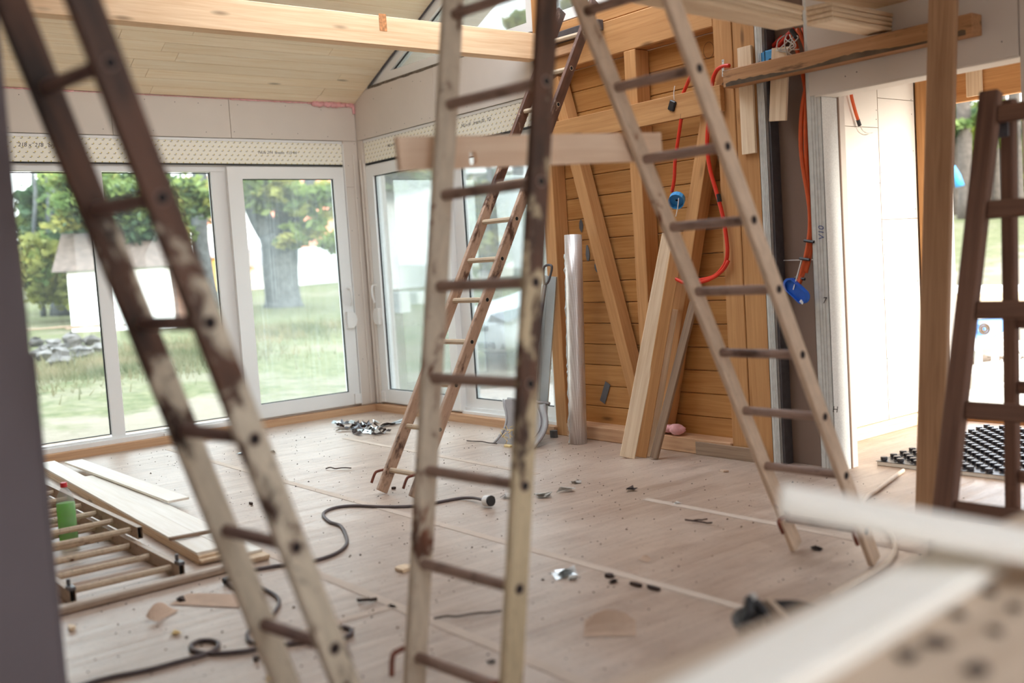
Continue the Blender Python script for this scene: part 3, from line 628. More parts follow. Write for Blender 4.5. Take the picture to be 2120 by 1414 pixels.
# ladder lying on the floor at left: two sliding sections
LL = thing('lying_ladder', (3.0, -3.6, 0), 'old two-section ladder lying on the floor at lower left beside the planks', 'ladder', 'rusty metal ladders')
def flat_section(x0, x1, yl, yr, z, sm, first):
    for i, yy in enumerate((yl, yr)):
        hollow = MB().ring([(0, -.013, -.03), (0, .013, -.03), (0, .013, .03), (0, -.013, .03)], [(0, -.011, -.028), (0, .011, -.028), (0, .011, .028), (0, -.011, .028)], (x1 - x0, 0, 0))
        hollow.mi = 1; hollow.box((.01, -.0112, -.0282), (x1 - x0 - .03, .0112, .0282))
        m = Matrix.Translation((x0, yy, z)); obj('stile', hollow, [sm, 'dark'], LL, m)
    x = x1 - .1
    while x > x0 + .1:
        obj('rung', MB().tube([(0, 0, 0), (0, yr - yl - .02, 0)], .0155, 8), 'rung_y', LL, Matrix.Translation((x, yl + .01, z + .002))); x -= .28
flat_section(1.2, 3.98, -3.865, -3.40, .031, 'lying', 1); flat_section(1.0, 3.36, -3.83, -3.375 + .005, .096, 'lying', 0)
for yy in (-3.865, -3.40):
    obj('rail_guide', MB().box((3.93, yy - .014, .06), (3.985, yy + .014, .075)).tube([(3.93, yy, .07), (3.93, yy, .10)], .008, 6), 'dark_steel', LL)
beam('metal_profile', (4.085, -4.15, .018), (4.045, -3.19, .018), .055, .034, 'lying', None, c=.008, label='grey metal profile lying across the foot of the floor ladder', cat='profile')
# drink bottle
BT = thing('bottle', (2.80, -3.56, 0), 'plastic bottle of bright green drink with a red cap, standing between ladder rungs', 'bottle')
bc = (2.80, -3.56)
obj('body', MB().lathe([(.04, .002), (.047, .01), (.047, .12), (.045, .13), (.047, .14), (.047, .2), (.04, .24), (.024, .272), (.014, .285), (.014, .292)], (*bc, 0), 20), 'clear', BT, smooth=True)
obj('drink', MB().lathe([(.038, .006), (.0455, .012), (.0455, .12), (.0435, .13), (.0455, .14), (.0455, .203)], (*bc, 0), 20), 'green', BT, smooth=True)
obj('cap', MB().lathe([(.017, .288), (.017, .31), (.015, .312)], (*bc, 0), 14), 'red_cap', BT)
# stacks of floor boards
random.seed(11)
def layboard(p0, p1, w, h, mat, label, group, yaw=0, **k):
    o = beam('floor_board', p0, p1, w, h, mat, None, c=.0015, label=label, cat='board', group=group, **k)
    d = (V(p1) - V(p0)).length; return o
G = 'wall boards stacked on the floor'
names = ['lowest board of the long stack beside the floor ladder', 'second board from the floor in the long stack beside the floor ladder', 'third board up in the long stack beside the floor ladder', 'top pale board of the long stack beside the floor ladder, batten laid across it']
for i in range(4):
    dx = random.uniform(-.03, .03); dy = random.uniform(-.006, .006)
    layboard((.35 + dx, -3.045 + dy, .007 + .0145 * i), (3.84 + dx, -3.205 + dy - .0, .007 + .0145 * i), .125, .0135, 'pale_wood' if i < 3 else 'birch', names[i], G)
n2 = ['lowest board of the shorter stack nearer the room middle', 'middle board of the shorter stack nearer the room middle', 'upper board of the shorter stack nearer the room middle']
for i in range(3):
    dx = random.uniform(-.05, .05); layboard((1.2 + dx, -2.935 - .006 * i, .007 + .0145 * i), (4.0 + dx, -3.058 - .004 * i, .007 + .0145 * i), .12, .0135, 'pale_wood' if i < 2 else 'birch', n2[i], G)
layboard((.52, -2.90, .058), (2.58, -2.885, .056), .125, .014, 'birch', 'loose shorter board lying askew on top of the board stacks', G)
beam('thin_batten', P(351, 1116, z=.072), P(452, 1097, z=.066), .022, .016, 'grey_wood', None, c=.001, label='thin brown batten laid across the near end of the board stack', cat='batten')
# ------------------------------------------------------------------ PLANKS AND TIMBERS AT THE BACK WALL
g = 'planks leaning on the back wall'
def lean(lbl, foot, top, w, t, mat, up=(.5, -.85, 0)):
    return beam('leaning_plank', foot, top, w, t, mat, None, up, .003, label=lbl, cat='plank', group=g)
ft = P(1299, 949, z=0); tp = P(1387, 485, y=-.05)
lean('front pale plank leaning on the timber wall, broadest of its bundle', ft + V((0, 0, .005)), tp, .10, .022, 'pale_wood')
ft2 = P(1322, 949, z=0); tp2 = P(1400, 520, y=-.045)
lean('orange-brown plank directly behind the front pale plank', ft2 + V((0, .02, .005)), tp2, .075, .02, 'frame_wood', (.75, -.65, 0))
lean('narrow pale plank right of the leaning bundle', P(1338, 948, z=0) + V((0, .03, .005)), P(1396, 640, y=-.02), .05, .022, 'pale_wood', (.7, -.7, 0))
lean('weathered grey-brown batten leaning right of the plank bundle', P(1354, 951, z=0) + V((0, .0, .008)), P(1437, 625, y=-.04), .05, .034, 'grey_wood', (.3, -.95, 0))
RL = thing('foil_roll', (3.02, -.155, 0), 'tall silver bubble-foil insulation roll standing against the timber wall', 'roll')
rc = V((3.02, -.155, 0)); tpr = V((3.005, -.075, 1.475))
obj('wound_foil', MB().tube([rc, rc.lerp(tpr, .25), rc.lerp(tpr, .5), rc.lerp(tpr, .75), tpr], .062, 24), 'roll', RL, smooth=True)
b = MB(); pts = []
for i in range(60):
    a_ = rc.lerp(tpr, (i + .3) / 60.5 * .93) + V((-.052, -.036, 0)); pts.append(a_ + V((random.uniform(-.007, .007), random.uniform(-.004, .004), 0)))
vs = []; fs = []
for q in pts: vs += [q + V((-.006, -.002, 0)), q + V((.016, -.012, 0))]
for i in range(59): fs.append((2 * i, 2 * i + 1, 2 * i + 3, 2 * i + 2))
b.add(vs, fs); obj('loose_edge', b, 'foil', RL)
LT = beam('timber_beam', (4.452, -.076, 2.30), (5.965, -.076, 2.295), .094, .10, 'waney_wood', None, c=.004, label='rough timber with bark edge nailed across the stud bay and doorway head', cat='beam')
b = MB(); xx = .02; vs = []; fs = []
while xx < 1.5:
    q = .012 + .022 * (math.sin(xx * 9) * .5 + .5) * random.uniform(.5, 1); vs += [(xx, -.0475, -.048), (xx, -.0478, -.048 + q)]; xx += .02
fs = [(2 * i, 2 * i + 1, 2 * i + 3, 2 * i + 2) for i in range(len(vs) // 2 - 1)]
obj('bark_edge', MB().add(vs, fs), 'soil', LT, WM[LT.name])
beam('lath', (4.535, -.0125, 1.857), (4.535, -.0125, 2.48), .1, .019, 'pale_wood', None, (0, -1, 0), .002, label='pale lath fixed upright on the corner stud behind the rough timber', cat='lath')
beam('lath', (4.748, -.0125, 2.018), (4.79, -.0125, 2.425), .116, .019, 'pale_wood', None, (0, -1, 0), .002, label='pale lath hanging from the rough timber in front of the stud bay', cat='lath')
beam('prop_post', (5.94, -.60, 0), (5.945, -.235, 3.31), .118, .1, 'prop_wood', None, (.36, -.93, 0), .006, label='brown square timber prop standing in the doorway from floor to ceiling', cat='post')
g = 'tongue-and-groove boards stored overhead'
S0 = V((5.89, -2.62, 2.185)); U0 = P(1610, 64, z=2.315)
dr = (U0 - S0).normalized(); rt = V((1, .12, 0)).normalized(); up = rt.cross(dr).normalized()
lb = ['lowest', 'second', 'third', 'topmost']
for i in range(4):
    a_ = S0 + rt * (.07 + random.uniform(-.004, .006)) + up * (.011 + .0215 * i); e_ = U0 + rt * (.07 + random.uniform(-.004, .006)) + up * (.011 + .0215 * i) - dr * random.uniform(0, .02)
    beam('panel_board', a_, e_, .136, .0205, 'pale_wood', None, up, .004, label='%s tongue-and-groove board of the bundle overhead reaching the right ladder' % lb[i], cat='board', group=g)
T0 = P(1793, 80, y=-.04); T0.z = 2.366; V0 = U0 + rt * .03 + dr * .02 + V((0, 0, .0)); V0 = T0 + (V((5.50, -.78, 2.318)) - T0)
d2 = (T0 - V0).normalized(); up2 = rt.cross(d2).normalized()
for i in range(4):
    a_ = V0 + rt * (.075) + up2 * (.012 + .0225 * i); e_ = T0 + rt * (.075 + .004 * i) + up2 * (.012 + .0225 * i)
    beam('panel_board', a_, e_, .13, .0205, 'pale_wood', None, up2, .004, label='%s board of the short overhead bundle resting on the rough timber' % lb[i], cat='board', group=g)
q0 = P(1680, 2, z=2.50); q1 = P(1824, 22, z=2.50); d3 = (q1 - q0).normalized()
for i in range(2):
    beam('panel_board', q1 - d3 * 2.2 + rt * .1 + V((0, 0, .012 + .022 * i)), q1 + rt * .1 + V((0, 0, .012 + .022 * i)), .19, .0205, 'pale_wood', None, (0, 0, 1), .004, label='%s wide board laid over the overhead bundles' % ('lower', 'upper')[i], cat='board', group=g)
# snow shovel and gutter profile beside the window
SH = thing('shovel', (2.7, -.4, 0), 'grey plastic snow shovel standing on its scoop by the back window', 'shovel')
a0, a1 = P(1033, 916, z=.004), P(1112, 927, z=.004); t0, t1 = P(1052, 826, y=-.18), P(1137, 836, y=-.13)
vs = []; N = 9; W_ = 8
for i in range(N):
    f = i / (N - 1); l_ = a0.lerp(t0, f); r_ = a1.lerp(t1, f); bow = V((.07, .10, -.03)) * math.sin(math.pi * min(1, f * 1.05)) * .6
    for j in range(W_):
        g_ = j / (W_ - 1); e_ = (abs(g_ - .5) * 2) ** 6; vs.append(l_.lerp(r_, g_) + bow * (1 - .25 * e_) + V((.0, -.045, .0)) * e_)
fs = [(i * W_ + j, i * W_ + j + 1, (i + 1) * W_ + j + 1, (i + 1) * W_ + j) for i in range(N - 1) for j in range(W_ - 1)]
nb = len(vs); vs += [q + V((.004, .012, 0)) for q in vs]; fs += [tuple(nb + i for i in f[::-1]) for f in fs]
obj('scoop', MB().add(vs, fs), 'grey_plastic', SH, smooth=True)
b = MB(); b.tube([t0, t1], .014, 8); b.tube([vs[i * W_] for i in range(N)], .010, 6); b.tube([vs[i * W_ + W_ - 1] for i in range(N)], .012, 6)
for j in (3, 5): b.tube([V(vs[i * W_ + j]) + V((-.004, -.008, 0)) for i in range(1, N)], .006, 6)
obj('scoop_rim', b, 'grey_plastic', SH, smooth=True)
b = MB(); mid = a0.lerp(a1, .25)
for i in range(22):
    q = mid + V((random.uniform(-.08, .12), random.uniform(-.03, .05), random.uniform(.01, .13))); e_ = V((random.uniform(-.025, .025), random.uniform(-.01, .01), random.uniform(-.035, .035))); b.tube([q - e_, q + e_], .003, 4)
obj('wood_chips', b, 'yellow_foam', SH, kind='stuff')
st = (t0 + t1) / 2; hd = P(1128, 590, y=-.10)
obj('shaft', MB().tube([st, hd], .016, 10), 'dark_steel', SH, smooth=True)
hq = P(1132, 552, y=-.1); s_ = V((.035, .01, 0)); obj('grip', MB().tube(smoothpath([hd, hd + s_ + V((0, 0, .03)), hq + s_ * 1.2, hq - s_ * .6, hd - s_ * .2 + V((0, 0, .05)), hd]), .009, 8), 'dark_steel', SH, smooth=True)
c0 = P(1120, 866, y=-.06); c1 = P(1140, 572, y=-.03); b = MB()
m = frame(c0, c1, (.5, -.86, 0)); m.translation = c0; L = (c1 - c0).length
b.box((0, -.05, -.002), (L, .05, .002)); b.box((0, -.05, 0), (L, -.046, .02)); b.box((0, .046, 0), (L, .05, .024)); b.box((0, .02, 0), (L, .023, .01))
obj('channel_profile', b, 'grey_paint', None, m, label='white aluminium channel leaning upright between window and foil roll', cat='profile')
# ------------------------------------------------------------------ WIRING ON THE BACK WALL
def pipe(name, pts, r, mat, lbl, cat='conduit', par=None, yd=-.03, **k):
    pp = [P(px, py, y=(q[0] if q else yd)) for px, py, *q in pts]
    if par is not None: return obj(name, MB().tube(smoothpath(pp, 5), r, 8), mat, par, smooth=True)
    o = thing(name, pp[-1], lbl, cat, 'loose electrical conduits'); obj('conduit', MB().tube(smoothpath(pp, 5), r, 8), mat, o, smooth=True); return o
c1_ = pipe('conduit', [(1432, 152, -.06), (1420, 180), (1408, 208)], .011, 'red_pipe', 'short red conduit ending in a black junction box behind the right ladder')
def jbox(par, px, py, yd, mat, s, rot, lbl, hollow=False):
    c = P(px, py, y=yd); R = Matrix.Rotation(rot[0], 3, 'X') @ Matrix.Rotation(rot[1], 3, 'Y') @ Matrix.Rotation(rot[2], 3, 'Z'); b = MB()
    n = 14; o_ = [V((s * math.cos(2 * math.pi * i / n), -.022, s * math.sin(2 * math.pi * i / n))) for i in range(n)]
    if hollow:
        b.ring(o_, [q * .92 for q in o_], (0, .046, 0)); b.prism([V((q.x * .95, .02, q.z * .95)) for q in o_], (0, .004, 0))
    else: b.prism(o_, (0, .044, 0))
    b.mi = 1
    for a in (0, 1.57, 3.14, 4.71): b.lathe([(.009, 0), (.009, .003)], (0, 0, 0), 8)
    b.v = [tuple(R @ V(q) + c) for q in b.v]
    return obj('junction_box', b, [mat, 'dark'], par, label=lbl)
b = MB().cbox((-.026, -.022, -.032), (.026, .022, .032), .006); m = (Matrix.Translation(P(1394, 219, y=-.035)) @ Matrix.Rotation(.45, 4, 'Y')); obj('junction_box', b, 'black', c1_, m, label='small black junction box')
obj('wire', MB().tube(smoothpath([P(1396, 207, y=-.04), P(1395, 192, y=-.045), P(1397, 178, y=-.05)]), .003, 6), 'white', c1_)
c2_ = pipe('conduit', [(1411, 241), (1406, 275), (1398, 330), (1396, 370), (1391, 398)], .011, 'red_pipe', 'straight red conduit ending in the open blue box in mid wall')
jbox(c2_, 1401, 415, -.035, 'blue', .052, (.3, .5, .5), 'open blue wall box', True)
obj('sleeve', MB().tube([P(1411, 246, y=-.03), P(1412, 236, y=-.03)], .0125, 8), 'black', c2_)
obj('wire', MB().tube(smoothpath([P(1405, 410, y=-.06), P(1403, 430, y=-.06), P(1399, 448, y=-.05)]), .003, 6), 'white', c2_)
c3_ = pipe('conduit', [(1510, 136), (1498, 137), (1484, 146), (1475, 170), (1472, 215), (1467, 250), (1464, 300), (1470, 350), (1484, 400), (1496, 445), (1502, 480), (1506, 520), (1500, 548), (1478, 572), (1448, 580)], .0125, 'red_pipe', 'long red conduit curving down the corner stud into a loop')
obj('sleeve', MB().tube([P(1487, 402, y=-.03), P(1490, 418, y=-.03)], .015, 8), 'black', c3_)
c4_ = pipe('conduit', [(1508, 540, -.035), (1496, 560, -.035), (1470, 578, -.04), (1432, 588, -.06), (1404, 580, -.06), (1384, 562, -.055), (1376, 538, -.055), (1379, 505, -.055)], .011, 'red_pipe', 'red conduit loop hanging over the leaning planks')
b = MB(); q = P(1497, 141, y=-.035); b.box((-.008, -.002, -.05), (.008, 0, .05)); b.mi = 1
for k in range(5): b.tube([(0, -.0026, -.04 + .02 * k), (0, -.002, -.04 + .02 * k)], .003, 6)
obj('perforated_strap', b, ['steel', 'dark'], c3_, Matrix.Translation(q) @ Matrix.Rotation(.05, 4, 'Y'))
og = 'orange conduits in the stud bay'
paths = [[(1650, 60, .05), (1668, 100, .05), (1672, 160, .04), (1660, 230, .04), (1659, 320, .03), (1676, 430, .03), (1674, 500, .02), (1658, 570, .0), (1648, 592, -.02)],
         [(1640, 70, .06), (1652, 110, .06), (1668, 190, .05), (1668, 280, .04), (1672, 380, .04), (1680, 480, .03), (1664, 560, .01), (1652, 592, -.02)],
         [(1662, 58, .07), (1680, 130, .06), (1684, 240, .05), (1680, 340, .05), (1682, 450, .04), (1678, 520, .03), (1668, 565, .01)],
         [(1620, 75, .08), (1600, 95, .08), (1575, 112, .085)], [(1640, 66, .085), (1610, 110, .085), (1580, 145, .09)], [(1645, 60, .06), (1628, 75, .05), (1600, 110, .06), (1582, 122, .06)]]
lbls = ['orange conduit leftmost in the hanging bundle', 'orange conduit in the middle of the hanging bundle', 'orange conduit rightmost in the hanging bundle', 'red conduit running up left to the bundle top behind the hanging lath', 'dark red conduit running down left behind the blue box', 'thin red conduit beside the metal stud at the bay top']
for i, (pp, lb_) in enumerate(zip(paths, lbls)):
    o = pipe('conduit', pp, .0125, 'orange_pipe' if i < 3 else 'red_pipe', lb_)
    o['group'] = og
    if i == 0:
        for px, py in ((1674, 498), (1665, 535), (1655, 575)): obj('cable_tie', MB().tube([P(px - 9, py, y=-.005), P(px + 11, py + 3, y=-.005)], .009, 6), 'black', o)
b = MB()
for k in range(7):
    a_ = P(1636 + random.uniform(-10, 10), 72, y=.0); b.tube(smoothpath([a_, a_ + V((random.uniform(-.05, .05), -.03, -.03)), a_ + V((random.uniform(-.06, .08), -.04, -.08)), a_ + V((random.uniform(-.08, .08), -.03, -.12 + .05 * random.random()))]), .0035, 5)
wl = thing('wire_tangle', P(1650, 85, y=0), 'grey tangle of loose wires at the top of the stud bay', 'wires'); obj('wires', b, 'scrap', wl, smooth=True)
obj('splice', MB().tube([P(1638, 62, y=-.01), P(1650, 78, y=-.01)], .014, 6), 'black', wl)
bx = thing('wall_box', P(1592, 120, y=.02), 'light blue double wall box above the rough timber', 'box')
q = P(1592, 118, y=.03); b = MB().cbox(q + V((-.062, -.03, -.035)), q + V((.05, .03, .035)), .008); obj('box_body', b, 'blue', bx)
for dx in (-.045, .03): obj('opening', MB().lathe([(.014, -.0315), (.014, -.03)], (q.x + dx, q.y, q.z - .03), 10, 'y'), 'dark', bx)
obj('divider', MB().box(q + V((-.008, -.032, -.03)), q + V((-.004, -.03, .035))), 'dark', bx)
bb = thing('blue_box_lid', P(1648, 602, y=-.04), 'deep blue oval plastic box dangling below the orange conduits', 'box')
c = P(1648, 602, y=-.05); R = Matrix.Rotation(.72, 3, 'Y'); pl = []
for i in range(20):
    a = 2 * math.pi * i / 20; ex = .052 if math.cos(a) >= 0 else -.052; pl.append(c + R @ V((ex + .04 * math.cos(a), 0, .04 * math.sin(a))))
b = MB().prism(pl, (.0, .02, 0)); obj('shell', b, 'deep_blue', bb); obj('shell_rim', MB().ring(pl, [c + (p - c) * .84 for p in pl], (0, -.014, 0)), 'deep_blue', bb)
obj('clip', MB().box((-.012, -.004, -.008), (.012, .004, .008), R, P(1660, 625, y=-.06)), 'white', bb); obj('lead', MB().tube([P(1642, 600, y=-.06), P(1652, 565, y=-.03), P(1660, 535, y=0)], .003, 6), 'white', bb)
oc = thing('conduit', (4.62, .98, 1.98), 'short orange conduit with a bare wire hanging in front of the sunlit white wall', 'conduit', 'loose electrical conduits')
pp = [P(px, py, x=4.60) for px, py in ((1762, 180), (1763, 200), (1770, 228), (1777, 250))]
obj('conduit', MB().tube(smoothpath(pp), .0105, 8), 'orange_pipe', oc, smooth=True); obj('sleeve', MB().tube([P(1776, 248, x=4.6), P(1780, 260, x=4.6)], .0125, 8), 'black', oc)
obj('wire', MB().tube(smoothpath([P(1780, 258, x=4.6), P(1786, 270, x=4.6), P(1797, 276, x=4.6), P(1806, 275, x=4.6)]), .003, 6), 'scrap', oc)
b = MB(); q = P(1397, 897, y=.03); q.z = .14
for dx, r_ in ((-.045, .034), (0.0, .04), (.03, .045), (.055, .03)):
    b.lathe([(r_ * math.sin(math.pi * i / 8) * (1 + .12 * math.sin(i * 3 + dx * 90)) + .001, -r_ * math.cos(math.pi * i / 8) * .85) for i in range(9)], (q.x + dx, q.y + random.uniform(-.01, .01), q.z), 10)
obj('foam_lump', b, 'pink_foam', None, smooth=True, label='lump of pink foam on the sill beam below the timber wall', cat='foam')

# ------------------------------------------------------------------ FOREGROUND RIGHT
WBn = thing('workbench', (8.05, -3.8, 0), 'workbench with a worn tan board top in the near right corner', 'workbench')
abox('bench_top', (7.605, -5.0, .77), (8.75, -2.5, .8), 'table_wood', WBn, 'y', .004)
for x in (7.68, 8.6):
    for y in (-4.85, -2.62): abox('leg', (x - .035, y - .035, 0), (x + .035, y + .035, .768), 'prop_wood', WBn, 'z')
abox('rail', (7.66, -4.8, .66), (7.70, -2.66, .768), 'prop_wood', WBn, 'y')
pa, pb_, pc, pd_ = P(1375, 1400, z=.828), P(1600, 1414, z=.828), P(1941, 1118, z=.828), P(2054, 1151, z=.828)
PL1 = (pc + pd_) / 2; PL0 = (pa + pb_) / 2; PL0 = PL1 + (PL0 - PL1) * 2.0; PL0.z = PL1.z = .8145; PL0.x += .012; PL1.x += .012; PLW = (pd_ - pc).length * .98; print('plank', PL0, PL1, PLW, (pb_ - pa).length)
PK0 = P(1614, 1016, z=.93); PK1 = P(2120, 1112, z=.862); PK0.z -= .012; PK1.z -= .012; PK1 = PK0 + (PK1 - PK0) * 1.6; print(PK0, PK1)
beam('plank', PL0, PL1, PLW, .027, 'birch', None, label='broad pale plank lying lengthwise along the workbench edge, much out of focus', cat='plank', group='pale planks on the workbench')
beam('plank', PK0, PK1, .12, .024, 'birch', None, label='pale plank lying crosswise on the workbench, its tip jutting left over the floor', cat='plank', group='pale planks on the workbench')
random.seed(5)
for i, (px, py) in enumerate(((1960, 1240), (2050, 1230), (2060, 1310), (1935, 1330), (2020, 1390), (1880, 1360), (2100, 1260), (1985, 1275))):
    q = P(px, py, z=.803); b = MB(); s_ = random.uniform(.008, .018); pl = [q + V((s_ * math.cos(a) * random.uniform(.7, 1.3), s_ * math.sin(a) * random.uniform(.6, 1.2), 0)) for a in [k * 1.05 for k in range(6)]]
    obj('wood_chip', b.prism(pl, (0, 0, .006)), 'dark_scrap', None, label=('uppermost left', 'uppermost middle', 'middle right', 'middle left', 'lowest right', 'lowest left', 'rightmost', 'innermost small')[i] + ' blurred dark wood chip on the workbench top', cat='debris', group='chips on the workbench')
# bucket
BC = tuple(P(1632, 1284, z=.25)[:2])
BK = thing('bucket', (*BC, 0), 'black rubber bucket with its handle up, half hidden behind the long plank', 'bucket')
c = (*BC, 0)
obj('shell', MB().lathe([(.105, 0), (.15, .245), (.158, .248), (.158, .256), (.146, .256), (.1, .02), (.001, .015)], c, 28, caps=False), 'black', BK, smooth=True)
h0 = P(1545, 1312, z=.25); h1 = P(1553, 1240, d=(h0 - CAM).dot(MC @ V((0, 0, -1))) + .05)
b = MB(); b.tube(smoothpath([h0, h0.lerp(h1, .35) + V((-.01, 0, 0)), h0.lerp(h1, .6), h1, h1 + V((.03, .02, -.035)), h1 + V((.05, .03, -.09)), h1 + V((.085, .06, -.135))]), .0135, 8)
b.tube(smoothpath([h0.lerp(h1, .3), h0.lerp(h1, .15) + V((.03, .01, .0)), P(1562, 1318, z=.255)]), .008, 6); obj('handle', b, 'black', BK, smooth=True)
obj('handle_clip', MB().cbox(h1 + V((-.004, -.004, -.006)), h1 + V((.016, .012, .016)), .003), 'steel', BK)
obj('board_offcut', MB().box((-.05, -.01, -.1), (.05, .01, .06), Matrix.Rotation(.55, 3, 'Y'), P(1598, 1292, z=.2)), 'table_wood', None, label='tan board offcut sticking up inside the black bucket', cat='offcut')
# old wooden stepladder
SL = thing('stepladder', (6.75, -1.2, 0), 'old dark brown wooden stepladder at the right edge of the room', 'ladder')
F0 = P(1936, 1243, z=0) + V((0, 0, .01)); T0 = P(2052, 190, d=3.92); ex = V((1, .03, 0)).normalized(); W_ = .52
T0.x = max(T0.x, F0.x - .02); su = (T0 - F0).normalized()
beam('stile', F0, T0, .05, .075, 'old_wood', SL, ex, .006); beam('stile', F0 + ex * W_, T0 + ex * (W_ - .06), .05, .075, 'old_wood', SL, ex, .006)
for py in (240, 437, 640, 848, 1050):
    tt = (1243 - py) / (1243 - 190.); best = min((abs((lambda q: 707 - FPX * q.y / -q.z)(MC.transposed() @ (F0.lerp(T0, s / 200) - CAM)) - py), s) for s in range(201))[1] / 200
    q = F0.lerp(T0, best) + ex * .038; wd = W_ - .075 - .06 * best
    beam('rung', q, q + ex * wd, .03, .066, 'old_wood', SL, su, .006)
R0 = P(2098, 1123, z=0) + V((0, 0, .01)); RT0 = T0 + V((.03, .07, -.03)); sr = (RT0 - R0).normalized()
beam('rear_leg', R0, RT0, .05, .05, 'old_wood', SL, ex, .006); beam('rear_leg', R0 + ex * .47, RT0 + ex * .42, .05, .05, 'old_wood', SL, ex, .006)
for py in (668, 800, 985):
    best = min((abs((lambda q: 707 - FPX * q.y / -q.z)(MC.transposed() @ (R0.lerp(RT0, s / 200) - CAM)) - py), s) for s in range(201))[1] / 200
    q = R0.lerp(RT0, best) + ex * .026; beam('rear_rung', q, q + ex * .42, .03, .05, 'old_wood', SL, sr, .005)
hx = T0 - su * .12; obj('hinge', MB().box((-.02, -.003, -.06), (.02, .003, .06), None, hx + ex * .04 + V((0, .035, 0))), 'dark_steel', SL)
# studded floor heating mat
MT = thing('studded_mat', (5.6, .9, 0), 'black studded underfloor panel with white foam edge lying in the doorway', 'mat')
mc = Matrix.Translation((5.10, .30, 0)) @ Matrix.Rotation(math.radians(1.5), 4, 'Z')
obj('foam_base', MB().cbox((0, 0, .001), (1.02, 1.32, .024), .002), 'foam_white', MT, mc); obj('sheet', MB().box((-.004, -.004, .0242), (1.02, 1.32, .0262)), 'black_sheet', MT, mc)
km = MB().lathe([(.0235, 0), (.019, .003), (.0205, .02), (.0185, .023)], (0, 0, 0), 10)
first = None
for i in range(10):
    for j in range(25):
        p_ = mc @ V((.03 + .102 * i + (.051 if j % 2 else 0), .03 + .0525 * j, .0262))
        if first is None: first = obj('stud_knob', km, 'black_sheet', MT, Matrix.Translation(p_))
        else:
            o = first.copy(); COL.objects.link(o); o.parent = MT; o.matrix_parent_inverse = WM[MT.name].inverted(); o.matrix_basis = Matrix.Translation(p_)
# ------------------------------------------------------------------ CABLES AND DEBRIS ON THE FLOOR
def cable(name, pts, r, mat, lbl, z=None, **k):
    o = thing(name, P(pts[0][0], pts[0][1], z=0), lbl, 'cable'); obj('lead', MB().tube(smoothpath([P(a, c_, z=(zz[0] if zz else r)) for a, c_, *zz in pts], 5), r, 8), mat, o, smooth=True); return o
c1 = cable('extension_cable', [(1003, 1036, .03), (980, 1031, .02), (950, 1032), (900, 1041), (850, 1048), (790, 1049), (730, 1047), (690, 1052), (669, 1064), (682, 1080), (704, 1088), (715, 1105), (718, 1125), (702, 1142), (668, 1156), (620, 1166), (570, 1172), (535, 1178), (500, 1181)], .0085, 'cable', 'dark grey extension cable winding over the floor to a white socket')
q = P(1002, 1037, z=.032); ax = (P(1022, 1037, z=.032) - q).normalized(); ax = (ax + (CAM - q).normalized() * .8).normalized()
obj('socket', MB().tube([q, q + ax * .012, q + ax * .05], .03, 14, rr=[.02, .03, .03]), 'white', c1, label='round white socket end'); obj('socket_face', MB().tube([q + ax * .05, q + ax * .062], .0285, 14), 'black', c1)
c2 = cable('coiled_cable', [(150, 1425), (215, 1405), (300, 1388), (360, 1372), (420, 1356), (446, 1344), (452, 1332), (436, 1326), (412, 1327), (396, 1336), (400, 1347), (424, 1352), (460, 1352), (510, 1347), (560, 1338), (620, 1330), (670, 1327), (705, 1322), (726, 1313), (726, 1303), (708, 1298), (690, 1300)], .0085, 'cable', 'dark cable with a small loop snaking along the lower left floor')
c3 = cable('short_cable', [(466, 1201, .01), (472, 1208), (482, 1216), (496, 1220), (500, 1208), (520, 1205), (552, 1222), (574, 1236), (577, 1252), (566, 1270), (545, 1290), (522, 1300), (512, 1315), (520, 1330), (545, 1334)], .008, 'cable', 'dark coiled cable with a plug under the left ladder')
obj('plug', MB().tube([P(462, 1203, z=.02), P(478, 1197, z=.024)], .014, 10), 'black', c3)
cable('cream_cable', [(1870, 974), (1845, 992), (1815, 1015), (1795, 1028), (1788, 1045), (1805, 1066), (1832, 1090), (1850, 1118), (1851, 1142), (1838, 1162), (1812, 1180), (1785, 1195), (1755, 1212), (1720, 1232)], .0115, 'white_cable', 'cream cable curving over the floor around the right ladder feet')
random.seed(21)
